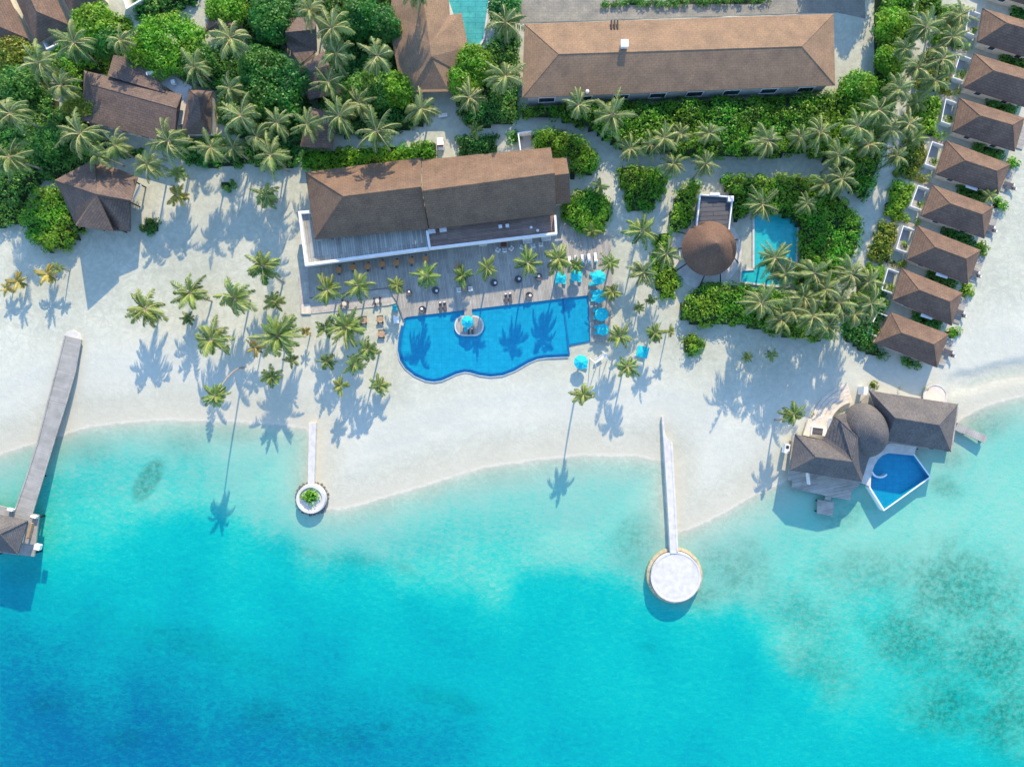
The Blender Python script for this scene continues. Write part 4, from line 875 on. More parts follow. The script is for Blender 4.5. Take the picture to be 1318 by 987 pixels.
STUFF = [  # name, polygon, height, leaf, label
 ([(0, 58), (30, 58), (48, 70), (58, 100), (72, 138), (84, 130), (104, 128), (108, 162), (150, 186), (130, 203), (100, 212), (70, 232), (52, 228), (30, 248), (20, 290), (-30, 292), (-30, 60)], 3.0, DP, 'dense dark green undergrowth along the left picture edge behind the star pavilion'),
 ([(60, 62), (84, 36), (100, 22), (130, 12), (160, 14), (165, 30), (160, 60), (142, 90), (108, 92), (104, 118), (84, 126), (66, 100), (56, 80)], 2.6, BR, 'green shrubbery between the inland corner villas and the umber roofed house'),
 ([(165, -30), (258, -30), (250, 0), (222, 12), (200, 24), (172, 22), (165, 0)], 2.6, DP, 'leafy shrubbery by the white corner wall at the inland edge'),
 ([(262, -30), (400, -30), (400, 16), (368, 28), (364, 60), (350, 70), (320, 60), (312, 40), (262, 22)], 3.2, DP, 'thick green undergrowth around the small brown pavilion roof'),
 ([(255, 60), (300, 55), (330, 80), (400, 130), (400, 186), (384, 192), (330, 190), (300, 175), (275, 150), (276, 115), (250, 105)], 2.6, DP, 'undergrowth beneath the big tree beside the annex house'),
 ([(222, 196), (236, 176), (275, 172), (300, 178), (386, 186), (386, 212), (350, 220), (318, 212), (270, 216), (235, 210)], 1.8, DP, 'low dark undergrowth in palm shade between the annex house and the beach'),
 ([(104, 176), (150, 188), (186, 192), (178, 204), (150, 200), (122, 203), (98, 212)], 1.6, DP, 'low dark undergrowth between the umber roofed house and the star shaped pavilion'),
 ([(400, -30), (508, -30), (502, 40), (514, 95), (528, 122), (545, 128), (560, 132), (545, 160), (500, 168), (440, 176), (404, 150), (404, 100), (420, 60)], 3.0, DP, 'dark undergrowth below the palms beside the tan hipped house'),
 ([(586, 92), (612, 66), (632, 44), (650, 30), (668, 34), (670, 128), (672, 150), (655, 160), (600, 162), (588, 140), (580, 120)], 2.8, DP, 'shrubbery between the tan hipped house and the long building'),
 ([(672, 131), (760, 128), (1078, 114), (1090, 100), (1118, 92), (1136, 96), (1136, -30), (1182, -30), (1190, 40), (1176, 66), (1168, 92), (1161, 118), (1156, 145), (1149, 175), (1142, 205), (1132, 236), (1118, 256), (1102, 246), (1088, 226), (1074, 208), (1058, 200), (1036, 194), (980, 202), (920, 202), (868, 198), (826, 192), (796, 186), (764, 166), (722, 150), (672, 148)], 4.4, BR, 'broad bed of bright shrubs along the shaded side of the long building'),
 ([(925, 222), (1050, 222), (1080, 240), (1102, 262), (1117, 288), (1112, 318), (1092, 345), (1076, 372), (1034, 376), (1024, 360), (1030, 338), (1031, 292), (1010, 276), (968, 272), (948, 290), (946, 254), (938, 246)], 3.6, BR, 'bright green shrub bed around the turquoise garden pool'),
 ([(873, 398), (884, 380), (905, 364), (950, 363), (1005, 372), (1075, 375), (1080, 400), (1082, 432), (1060, 440), (1004, 432), (950, 418), (925, 416), (905, 421), (880, 414)], 3.4, BR, 'bright shrub bed on the sand below the round pavilion'),
 ([(1096, 380), (1120, 350), (1140, 352), (1146, 398), (1128, 440), (1152, 460), (1140, 463), (1112, 454), (1090, 440), (1084, 420)], 2.0, DP, 'dark shrub bed beside the villa nearest the overwater house'),
 ([(858, 286), (872, 244), (896, 226), (906, 234), (898, 250), (894, 290), (876, 298), (862, 296)], 2.8, BR, 'green shrub bed beside the flat roofed annex of the round pavilion'),
 ([(794, 212), (826, 208), (868, 222), (856, 248), (836, 274), (812, 268), (800, 242)], 3.2, BR, 'wedge of green shrubs between two sandy paths inland of the pool'),
 ([(846, 298), (864, 296), (870, 330), (880, 362), (868, 384), (850, 384), (841, 358), (840, 325)], 2.6, BR, 'narrow bed of bright shrubs left of the round pavilion'),
 ([(1186, -30), (1217, -30), (1217, 16), (1192, 22), (1184, 10)], 1.8, BR, 'bright shrubs at the inland edge beside the villa path'),
]
STUFF.append(([(-160, -175), (1330, -185), (1330, -70), (1160, -66), (1120, -70), (660, -62), (400, -48), (-160, -50)], 4.0, DP, 'belt of dense green woodland just beyond the inland edge'))
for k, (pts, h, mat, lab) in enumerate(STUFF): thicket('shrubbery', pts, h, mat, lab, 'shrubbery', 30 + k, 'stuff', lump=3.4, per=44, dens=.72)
SHR = [ # distinct bushes and hedges: polygon, height, leaf, name, label
 (ell(62, 280, 40, 45, seed=1), 3.8, BR, 'bush', 'large rounded bright green bush beside the star shaped pavilion'),
 (ell(191, 290, 13, 12, seed=2), 1.6, DP, 'bush', 'small dark green bush on the sand right of the star shaped pavilion'),
 (ell(291, 237, 12, 8, seed=3), 1.2, DP, 'bush', 'low dark bush in the palm shade left of the restaurant'),
 ([(683, 168), (702, 160), (738, 168), (764, 184), (775, 208), (766, 222), (734, 227), (731, 202), (712, 200), (706, 190), (686, 187)], 3.8, BR, 'bush', 'big mixed green bush at the inland corner of the restaurant roof'),
 (ell(757, 270, 33, 31, seed=4, wob=.06), 3.0, BR, 'bush', 'round bright bush at the end wall of the restaurant'),
 ([(385, 192), (420, 190), (480, 186), (520, 184), (562, 178), (563, 204), (545, 206), (470, 212), (402, 221), (386, 216)], 2.0, BR, 'hedge', 'clipped green hedge along the inland eave of the restaurant'),
 ([(585, 174), (640, 170), (642, 196), (591, 201)], 2.0, DP, 'hedge', 'clipped dark rectangular hedge behind the middle of the restaurant'),
 (ell(661, 176, 9, 10, seed=5), 1.8, DP, 'bush', 'small dark bush beside the low white corner wall'),
 (ell(893, 443, 15, 15, seed=6), 2.6, BR, 'bush', 'round green bush alone on the sand below the shrub bed'),
 (ell(397.5, 640, 10.5, 11.5, seed=8), 2.2, BR, 'bush', 'bright green bush in the round planter of the narrow groyne'),
 (ell(1127, 495, 9, 6.5, seed=9), 1.2, OL, 'bush', 'yellow and green bush beside the roof corner of the overwater house'),
 ([(1156, 458), (1172, 458), (1190, 470), (1188, 476), (1172, 473)], 1.4, DP, 'hedge', 'short dark hedge at the foot of the most seaward villa'),
 ([(770, -2), (992, -8), (992, 3), (772, 8)], 1.4, DP, 'hedge', 'thin straight hedge across the yard behind the long building'),
 (ell(813, 140, 9, 9, seed=41), 4.0, BR, 'bush', 'bright leafy tree top against the eave of the long building'),
 (ell(888, 142, 7, 12, seed=42), 4.0, BR, 'bush', 'pale green sapling near the middle of the long building'),
]
EB = [(1231, 428), (1247, 374), (1268, 318), (1291, 262), (1306, 208)]
for k, (x, y) in enumerate(EB): SHR.append((ell(x, y, 9.5, 9, seed=50 + k), 1.9, BR, 'bush', ['rounded green bush at the beach corner of the most seaward villa', 'rounded bush at the beach corner of the second villa from the overwater house', 'rounded bush on the beach side between the third and fourth villas', 'yellowish bush at the beach corner of the fourth villa', 'rounded bush at the beach corner of the fifth villa from the overwater house'][k]))
for i in range(1, 9):     # hedge strips between neighbouring villas, and front garden beds
    A_, B_, C_, D_ = [np.array(p) for p in VIL[i][:4]]; A0, B0, C0, D0 = [np.array(p) for p in VIL[i - 1][:4]]
    o1 = ['first', 'second', 'third', 'fourth', 'fifth', 'sixth', 'seventh', 'eighth', 'ninth']
    a = B_ * .60 + C_ * .40; b = B_ * .08 + C_ * .92; e = A0 * .10 + D0 * .90; f_ = A0 * .56 + D0 * .44
    up = np.array((0, -4)); dn = np.array((-2, 3))
    SHR.append(([tuple(a + up), tuple(b + up), tuple(e + dn), tuple(f_ + dn)], 1.5, DP, 'hedge', 'dark hedge strip between the %s and %s villas counted from the overwater house' % (o1[i - 1], o1[i])))
    lane = lambda y: float(np.interp(y, [0, 35, 65, 90, 115, 140, 170, 205, 230, 260, 290, 320, 345, 380, 425], [1206, 1200, 1186, 1178, 1171, 1166, 1159, 1152, 1144, 1135, 1125, 1113, 1105, 1095, 1085])) + 8
    w0 = A_ + np.array((-18, -3)); w1 = B_ + np.array((-17, -3))
    if i < 8: SHR.append(([tuple(w0), (lane(w0[1] - 6), w0[1] - 6), (lane(w1[1] + 2), w1[1] + 2), (B_[0] - 14, B_[1] + 7), (B_[0] + 8, B_[1] + 9), tuple(B_ + (-2, 1)), tuple(w1)], 1.9, BR if i % 2 else OL, 'bush', 'front garden shrubs of the %s villa counted from the overwater house' % o1[i]))
for k, (pts, h, mat, nm, lab) in enumerate(SHR): thicket(nm, pts, h, mat, lab, nm, 100 + k, edge=min(1.6, h * .7), lump=2.2, per=46, dens=1.0, z0=.25 if 'planter' in lab else 0.0)
for k, (tv, pts) in enumerate(COURT): thicket('courtyard_plants', pts, 1.0, BR, '', '', 400 + k, edge=.5, per=24, dens=1.6, z0=.15, size=(.25, .45), minh=.15, parent=tv)
# little plants along the top of the overwater house
for k, (x, y) in enumerate([(1139, 496), (1150, 498), (1160, 500), (1171, 502), (1182, 502), (1194, 500), (1048, 535), (1084, 531)]):
    lab = ['tiny beach plant, %s in the line along the inland eave of the overwater house' % n for n in ('first', 'second', 'third', 'fourth', 'fifth', 'last')] + ['tiny potted plant on the entrance terrace of the overwater house', 'tiny plant by the curved steps of the overwater house']
    thicket('small_plant', ell(x, y, 3.2, 2.4, 10, k), .6, OL, lab[k], 'plant', 300 + k, edge=.4, per=18, dens=2.0, size=(.2, .4), minh=.15, group='little plants around the overwater house')
for k, (x, y, lab) in enumerate([(927, 458, 'dry twiggy seedling on the sand below the shrub bed'), (1003, 462, 'tiny dry shrub in the palm shadow on the beach')]):
    thicket('small_plant', ell(x, y, 2.5, 4, 10, k), .8, OL, lab, 'plant', 330 + k, edge=.4, per=14, dens=2.0, size=(.2, .4), minh=.15)

# broadleaf trees
def tree(cx, cy, rpx, h, mat, label, seed):
    rng = np.random.default_rng(seed); z = h * .8; c = P(cx, cy, z); R = rpx * S * (H - z) / H
    t = thing('broadleaf_tree', label, 'tree', (c[0], c[1], 0)); org = ORG[t.name]
    n = int(60 + R * R * 6)
    d_ = rng.normal(size=(n, 3)); d_[:, 2] = np.abs(d_[:, 2]) * 1.2 - .2; d_ /= np.linalg.norm(d_, axis=1)[:, None]
    wob_ = .78 + .42 * vnoise(d_[:, 0] * 2.3 + seed, d_[:, 1] * 2.3 + d_[:, 2], seed)
    rr_ = R * wob_ * rng.uniform(.75, 1.0, n)
    ce = np.stack([c[0] + d_[:, 0] * rr_, c[1] + d_[:, 1] * rr_, h * .55 + d_[:, 2] * rr_ * min(1, h * .42 / R)], 1)
    v, f = clump_leaves(ce, rng.uniform(.7, 1.3, n), 40, rng, (.34, .64))
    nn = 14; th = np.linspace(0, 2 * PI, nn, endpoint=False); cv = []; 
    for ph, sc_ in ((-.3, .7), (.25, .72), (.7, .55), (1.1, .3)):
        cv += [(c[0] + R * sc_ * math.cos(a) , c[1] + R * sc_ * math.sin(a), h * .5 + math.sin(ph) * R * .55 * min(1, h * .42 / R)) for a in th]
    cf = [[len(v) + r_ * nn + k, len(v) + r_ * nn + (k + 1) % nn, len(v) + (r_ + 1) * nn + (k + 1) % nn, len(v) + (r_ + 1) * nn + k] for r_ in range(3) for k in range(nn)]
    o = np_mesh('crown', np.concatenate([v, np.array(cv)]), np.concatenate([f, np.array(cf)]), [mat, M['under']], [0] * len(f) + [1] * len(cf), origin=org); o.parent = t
    mb = MB(); mb.bar((c[0], c[1], -.1), (c[0], c[1], h * .5), .28, 8, .18)
    for k in range(4):
        a = k * 1.6 + seed; mb.bar((c[0], c[1], h * .35), (c[0] + R * .5 * math.cos(a), c[1] + R * .5 * math.sin(a), h * .6), .14, 6, .06)
    mb.build('trunk', M['bark'], t)
TREES = [(214, 52, 40, 7, BR, 'big bright green tree inland of the umber roofed house'), (245, 72, 24, 6, DP, 'tree with darker crown against the big bright tree inland'), (188, 62, 24, 6, BR, 'leafy tree at the inland roof edge of the umber house'), (350, 112, 42, 7.5, DP, 'big dark leafy tree between the annex house and the shaded roofs'),
         (330, 82, 26, 6.5, DP, 'tree crown touching the big dark tree on its inland side'), (345, 20, 30, 7, DP, 'dense dark tree inland of the big dark tree'), (290, 6, 24, 6, BR, 'bright tree behind the small brown pavilion'), (116, 30, 26, 5.5, BR, 'bright tree beside the shaded villa in the inland corner'),
         (132, 52, 18, 5, DP, 'small tree between the corner villas and the umber house'), (462, 20, 26, 7, DP, 'tall dark tree beside the topmost palms inland'), (490, 30, 22, 7, DP, 'dark tree touching the tan hipped roof house'), (478, 112, 24, 6, DP, 'dark tree below the palms left of the tan hipped house'),
         (510, 112, 20, 5.5, BR, 'bright tree at the lower corner of the tan hipped house'), (458, 118, 18, 5.5, DP, 'smaller dark tree among palms inland of the restaurant'), (610, 80, 22, 6, BR, 'bright yellow green tree between tan hipped house and palms'), (596, 102, 18, 5.5, BR, 'lower bright tree at the corner of the tan hipped house'),
         (120, 138, 16, 4.5, OL, 'yellow green bushy tree at the left corner of the umber house'), (98, 136, 14, 4.5, OL, 'small yellow green tree left of the umber house'), (15, 70, 22, 5, OL, 'olive green tree below the villa cut by the picture edges'), (20, 105, 22, 5.5, DP, 'dark tree near the left picture edge'), (60, 180, 22, 5, DP, 'dark tree inland of the star pavilion path'),
         (1150, 30, 20, 4.5, BR, 'tall bright hedge tree beside the yard of the long building'), (1146, 75, 17, 4.2, BR, 'bright hedge tree further along the yard edge'), (1108, 112, 22, 4.5, BR, 'bright bushy tree at the corner of the long building'), (650, 8, 20, 5, DP, 'dark tree at the inland end of the long building yard')]
for k, a in enumerate(TREES): tree(*a, 500 + k)
for k, (x, y) in enumerate([(1088, -92), (1110, -88), (1132, -80)]): tree(x, y, 25, 9.5, DP, 'tall trees just beyond the inland picture edge shading the yard', 600 + k)
for o in [o for o in bpy.data.objects if o.get('label', '').startswith('tall trees just')]: o['label'] = 'tall tree just beyond the inland picture edge, shading the yard'; o['group'] = 'trees beyond the inland edge'

# ------------------------------------------------------------------ palms
def crown_data(seed, nf, droop, wid, e0, e1, nl=20, lw=.042, short=.72, dead=0):
    rng = random.Random(seed); V = []; Fq = []; MI = []; TN = []
    def quad(a, b, c, d, m, tn):
        i = len(V); V.extend([a, b, c, d]); Fq.append([i, i + 1, i + 2, i + 3]); MI.append(m); TN.append(tn)
    gap = rng.uniform(0, 6.28)
    for k in range(nf + dead):
        isd = k >= nf
        az = k * 2.39996 + rng.uniform(-.35, .35); t = min(1, k / max(1, nf - 1))
        el = math.radians((e0 + (e1 - e0) * t ** .8 if not isd else -38) + rng.uniform(-13, 13)); ln = (short + (1 - short) * math.sin(PI * min(1, .22 + t * .75))) * rng.uniform(.78, 1.15)
        if math.cos(az - gap) > .86 and rng.random() < .5: ln *= .7
        dr = math.radians(droop * rng.uniform(.6, 1.4)); bend = rng.uniform(-.45, .45); ns = 9
        tone = rng.uniform(-.28, .28) + .34 * (1 - t) - .06; mt = 3 if isd else 0
        p = np.array((0.02 * math.cos(az), .02 * math.sin(az), 0.0)); pts = [p]; dirs = []
        for s_ in range(ns):
            e = el - dr * ((s_ + .5) / ns) ** 1.3; a = az + bend * (s_ / ns)
            dd = np.array((math.cos(e) * math.cos(a), math.cos(e) * math.sin(a), math.sin(e))); dirs.append(dd); p = p + dd * ln / ns; pts.append(p)
        dirs.append(dirs[-1])
        tw = rng.uniform(-.6, .6); wd = wid * rng.uniform(.8, 1.15)
        for s_ in range(ns):
            d_ = dirs[s_]; sd_ = np.cross(d_, (0, 0, 1)); sd_ /= np.linalg.norm(sd_) + 1e-9; w = .013 * (1 - s_ / ns) + .003
            up = np.cross(sd_, d_) * .006
            quad(pts[s_] - sd_ * w + up, pts[s_] + sd_ * w + up, pts[s_ + 1] + sd_ * w * .8 + up, pts[s_ + 1] - sd_ * w * .8 + up, 1, 0)
        for q_ in range(nl):
            u = .09 + .91 * (q_ + .5) / nl; f_ = u * ns; s_ = min(ns - 1, int(f_)); base = pts[s_] + (pts[s_ + 1] - pts[s_]) * (f_ - s_); d_ = dirs[s_]
            sd_ = np.cross(d_, (0, 0, 1)); sd_ /= np.linalg.norm(sd_) + 1e-9; up = np.cross(sd_, d_)
            for sg in (-1, 1):
                if rng.random() < .06: continue
                ll = wd * (math.sin(PI * min(1, .16 + .80 * u)) ** .65) * rng.uniform(.72, 1.15)
                out_ = sd_ * sg * (math.cos(.35 + .5 * u)) + d_ * (.45 + .6 * u + rng.uniform(-.15, .15)) + up * (-.32 - .35 * rng.random() + tw * sg)
                out_ /= np.linalg.norm(out_); mid = base + out_ * ll * .55; tip = base + out_ * ll; tip[2] -= ll * rng.uniform(.2, .5); h_ = d_ * lw * .5
                quad(base - h_ * .8, base + h_ * .8, mid + h_, mid - h_, mt, tone); quad(mid - h_, mid + h_, tip + h_ * .25, tip - h_ * .25, mt, tone)
    # heart with young nuts and stalks
    for k in range(9):
        a = rng.uniform(0, 2 * PI); q_ = rng.uniform(.04, .10); c_ = np.array((q_ * math.cos(a), q_ * math.sin(a), rng.uniform(-.05, .03))); r_ = .032
        for j in range(4):
            b0, b1 = j * PI / 2, (j + 1) * PI / 2
            quad(c_ + np.array((0, 0, r_)), c_ + np.array((r_ * math.cos(b0), r_ * math.sin(b0), 0)), c_ + np.array((0, 0, -r_)), c_ + np.array((r_ * math.cos(b1), r_ * math.sin(b1), 0)), 2, 0)
    return np.array(V), np.array(Fq), MI, TN
def crown_mesh(nm, mat, *a, **k):
    v, f, mi, tn = crown_data(*a, **k); o = np_mesh(nm, v, f, [mat, M['rachis'], M['husk'], M['deadleaf']], mi); me = o.data; bpy.data.objects.remove(o)
    at = me.attributes.new('tone', 'FLOAT', 'FACE'); at.data.foreach_set('value', np.array(tn, np.float32)); return me
CR = {'b': [crown_mesh('crown', M['palm_beach'], 10 + k, 16 + k % 5, 64 + 7 * (k % 4), .27, 72, -20, lw=.05, dead=k % 2) for k in range(8)],
      'd': [crown_mesh('crown', M['palm_beach'], 20 + k, 34, 62, .22, 80, -28, lw=.046) for k in range(2)],
      'j': [crown_mesh('crown', M['palm_jungle'], 30 + k, 24 + k % 6, 82 + 9 * (k % 4), .22, 72, -34, lw=.038, dead=1 + k % 3) for k in range(10)],
      'y': [crown_mesh('crown', M['palm_yellow'], 50 + k, 13 + k, 62, .27, 70, -8, lw=.055, dead=1) for k in range(2)],
      's': [crown_mesh('crown', M['palm_beach'], 60 + k, 12 + k, 55, .32, 78, -4, lw=.06) for k in range(3)]}
LOOK = {'b': 'green coconut palm', 'd': 'dense bushy palm', 'j': 'drooping coconut palm', 'y': 'yellow leaved palm', 's': 'small young palm'}
# crown centre, crown radius (photo px), height (m), kind, lean of the trunk foot from the crown (m)
PALMS = [(187, 398, 28, 5.6, 'b'), (244, 377, 26, 5.5, 'b', (2, -1)), (302, 383, 29, 7.5, 'b'), (272, 437, 29, 5.5, 'b'), (337, 342, 25, 7.5, 'b', (1.6, -2)), (358, 432, 33, 7.0, 'd'), (354, 388, 15, 3.0, 's'), (328, 447, 14, 3.6, 'y'), (350, 485, 15, 5, 's'), (376, 464, 11, 3.5, 's'), (393, 427, 8, 3, 'y'), (242, 410, 10, 2.5, 's'), (277, 509, 19, 11.5, 'b', (0.8, 5.5)),
 (22, 362, 14, 3, 'y'), (8, 371, 11, 2.2, 'y'), (60, 353, 16, 3.2, 'y'), (75, 345, 9, 4, 's'), (447, 420, 28, 5.8, 'd'), (419, 422, 15, 5.0, 's'), (473, 450, 19, 8.0, 'b'), (420, 465, 14, 4.0, 'b'), (456, 469, 17, 5.0, 'b'), (438, 497, 13, 4.5, 's'), (488, 497, 16, 2.7, 'b', (.5, 1)),
 (421, 373, 22, 7.5, 'b'), (461, 368, 22, 7.0, 'b'), (511, 367, 14, 4.5, 'b'), (550, 355, 21, 8.0, 'b'), (595, 355, 15, 3.4, 's'), (627, 345, 17, 7.6, 'b'), (679, 338, 21, 8.2, 'b'), (719, 333, 23, 7.8, 'b'), (741, 341, 11, 4.0, 's'), (785, 338, 15, 6, 'b'), (788, 376, 15, 5, 'b'), (798, 433, 19, 6.5, 'b'), (843, 429, 15, 5.5, 'b'), (863, 426, 8, 4.5, 's'),
 (808, 472, 18, 6.0, 'b'), (751, 508, 18, 9.3, 'b', (-.8, -.9)), (826, 297, 24, 7.5, 'b'), (828, 350, 22, 8.5, 'j'), (858, 327, 21, 8.0, 'j'), (838, 386, 8, 3, 's'), (823, 396, 8, 3, 's'), (771, 240, 12, 4.5, 's'), (762, 298, 11, 4.0, 's'),
 (745, 135, 23, 8.5, 'j'), (788, 148, 29, 9.5, 'j'), (811, 191, 21, 7.5, 'j'), (855, 178, 24, 9, 'j'), (876, 172, 17, 8, 'j'), (867, 211, 21, 8, 'j'), (908, 211, 20, 8, 'j'), (913, 171, 19, 8, 'j'), (988, 181, 25, 9, 'j'), (1056, 171, 26, 9.5, 'j'), (1104, 163, 26, 10, 'j'), (1079, 200, 23, 9, 'j'), (1084, 231, 23, 9, 'j'), (1132, 142, 26, 10, 'j'), (1158, 114, 23, 9.5, 'j'), (1170, 160, 22, 9, 'j'), (1155, 201, 19, 8, 'j'),
 (1181, 87, 22, 9, 'j'), (1192, 35, 25, 10, 'j'), (1235, 20, 26, 10, 'j'), (1214, 76, 26, 10, 'j'), (1180, 132, 16, 7, 'b'), (998, 332, 26, 9.5, 'j'), (980, 390, 29, 10, 'j'), (1048, 351, 26, 10, 'j'), (1035, 384, 27, 9.5, 'j'), (1046, 407, 30, 10.5, 'j'), (1080, 390, 25, 9.5, 'j'), (1096, 353, 26, 10, 'j'), (1121, 390, 26, 10, 'j'), (1100, 405, 22, 9, 'j'), (981, 263, 24, 8.5, 'j'), (1039, 262, 16, 7, 'j'), (1020, 400, 22, 9, 'j'),
 (1010, 352, 24, 9, 'j'), (1066, 420, 22, 9, 'j'), (1005, 412, 22, 8.5, 'j'), (1062, 372, 24, 10, 'j'), (1118, 362, 20, 9, 'j'), (1146, 168, 22, 9, 'j'), (1118, 186, 22, 9, 'j'), (1204, 104, 20, 9, 'j'), (1226, 48, 22, 10, 'j'), (1178, 178, 16, 7, 'b'), (1165, 62, 18, 8, 'j'), (838, 186, 20, 8, 'j'), (1030, 176, 20, 8, 'j'), (1062, 236, 20, 8, 'j'), (78, 110, 24, 9, 'j'), (126, 200, 20, 8, 'j'), (330, 176, 22, 9, 'j'), (395, 160, 22, 9, 'j'), (462, 132, 22, 9, 'j'), (300, 190, 20, 8, 'j'),
 (962, 459, 8, 3, 's'), (994, 457, 9, 3.5, 's'), (1022, 533, 19, 7, 'b', (-1.0, -1.5)), (1274, 252, 12, 3, 'b'),
 (95, 55, 29, 10, 'j'), (50, 81, 28, 10, 'j'), (13, 146, 31, 11, 'j'), (12, 203, 29, 10, 'j'), (103, 172, 31, 9.5, 'j'), (148, 187, 23, 7.5, 'j'), (190, 211, 26, 8, 'j'), (216, 181, 29, 9.5, 'j'), (155, 52, 20, 8, 'j'), (251, 87, 25, 9.5, 'j'), (297, 49, 29, 11, 'j'), (296, 114, 24, 9, 'j'), (310, 149, 30, 10.5, 'j'), (271, 190, 23, 8.5, 'j'), (357, 158, 23, 9, 'j'), (348, 199, 29, 10, 'j'),
 (229, 251, 17, 4.0, 'y'), (229, 222, 15, 4.5, 'b'), (343, 252, 20, 5.5, 'b'), (398, 12, 26, 11, 'j'), (427, 36, 29, 12, 'j'), (433, 70, 26, 10.5, 'j'), (486, 72, 28, 11, 'j'), (422, 106, 24, 9, 'j'), (437, 150, 30, 10.5, 'j'), (485, 169, 32, 11, 'j'), (542, 140, 26, 9.5, 'j'), (604, 126, 25, 9, 'j'), (650, 29, 29, 11, 'j'), (650, 98, 28, 10.5, 'j'), (535, -14, 24, 11, 'j'), (612, 168, 11, 4.5, 's')]
LM = [('star shaped pavilion', 70, 205, 178, 298), ('umber roofed house', 106, 70, 234, 186), ('narrow annex house', 235, 115, 273, 173), ('restaurant', 390, 195, 733, 340), ('blue beach pool', 517, 380, 760, 486), ('long tan building', 672, 18, 1075, 126), ('tan hipped house', 501, -20, 603, 120),
      ('round thatched pavilion', 877, 286, 948, 354), ('turquoise garden pool', 955, 275, 1032, 366), ('overwater house', 1014, 503, 1234, 655), ('plank jetty', 18, 425, 104, 715), ('planter groyne', 380, 544, 418, 660), ('platform groyne', 834, 536, 905, 775), ('pool island', 585, 406, 622, 432),
      ('most seaward villa', 1126, 402, 1221, 473), ('third beach villa', 1167, 290, 1262, 366), ('fifth beach villa', 1204, 181, 1301, 250), ('seventh beach villa', 1240, 69, 1318, 138), ('golf buggy', 560, 175, 572, 188), ('corner villas', -5, -36, 134, 74), ('small brown pavilion roof', 263, 15, 313, 49),
      ('turquoise square cabana', 818, 443, 838, 462), ('white swing frame', 764, 454, 788, 476), ('big round beach bush', 24, 238, 100, 325), ('round bush by the restaurant', 724, 240, 790, 302), ('pale tiled pool', 575, -20, 634, 64), ('lone round bush', 880, 430, 906, 456), ('shaded thin edged roof', 366, 20, 408, 84), ('low roof at the restaurant corner', 386, 138, 434, 191), ('flat roofed annex', 897, 250, 944, 296)]
SIDE = {'b': 'on the seaward side of', 't': 'on the inland side of', 'l': 'to the left of', 'r': 'to the right of'}
ORD = ['closest', 'second closest', 'third closest', 'fourth closest', 'fifth closest', 'sixth closest', 'seventh closest', 'eighth closest', 'ninth closest', 'tenth closest', 'eleventh closest', 'twelfth closest']
def sect(x, y, b):
    _, x0, y0, x1, y1 = b; dx = x0 - x if x < x0 else (x - x1 if x > x1 else 0); dy = y0 - y if y < y0 else (y - y1 if y > y1 else 0)
    if dx == 0 and dy == 0: return None
    return ('l' if x < x0 else 'r') if dx > dy else ('t' if y < y0 else 'b'), math.hypot(dx, dy)
ranks = {}
for b in LM:
    for i, p in enumerate(PALMS):
        s_ = sect(p[0], p[1], b)
        if s_: ranks.setdefault((b[0], s_[0]), []).append((s_[1], i))
for k in ranks: ranks[k].sort()
best = {}
for (nm, sd_), lst in ranks.items():
    for r_, (d_, i) in enumerate(lst[:12]):
        cost = r_ * 14 + d_ * .35
        if i not in best or cost < best[i][0]: best[i] = (cost, nm, sd_, r_)
rp = random.Random(11)
for i, p in enumerate(PALMS):
    x, y, rpx, h, kd = p[:5]; c = P(x, y, h); R = rpx * S * (H - h) / H
    lean = p[5] if len(p) > 5 else (rp.uniform(-.09, .09) * h, rp.uniform(-.09, .09) * h)
    foot = (c[0] + lean[0], c[1] + lean[1]); fz = 0.0
    lab = LOOK[kd]
    if i in best: lab = '%s, %s %s the %s' % (LOOK[kd], ORD[best[i][3]], SIDE[best[i][2]], best[i][1])
    t = thing('coconut_palm', lab, 'palm tree', (foot[0], foot[1], fz))
    cm = bpy.data.objects.new('crown', CR[kd][i % len(CR[kd])]); COL.objects.link(cm); cm.parent = t
    cm.location = (c[0] - foot[0], c[1] - foot[1], h - .15); cm.rotation_euler = (rp.uniform(-.12, .12), rp.uniform(-.12, .12), rp.uniform(0, 6.28)); q_s = 1.12 if kd == 'j' else 1.06; cm.scale = (R * q_s, R * q_s, R * q_s * .97)
    mb = MB(); ns = 6; pr = None; r0 = .2 if h > 5 else .14
    for s_ in range(ns + 1):
        u = s_ / ns; w = u ** 1.5 if len(p) <= 5 else u ** 2.2
        q_ = (foot[0] - lean[0] * w, foot[1] - lean[1] * w, -.3 + (h + .2) * u)
        if pr: mb.bar(pr[0], q_, pr[1], 7, r0 * (1 - .4 * u))
        pr = (q_, r0 * (1 - .4 * u))
    mb.build('trunk', M['trunk'], t)

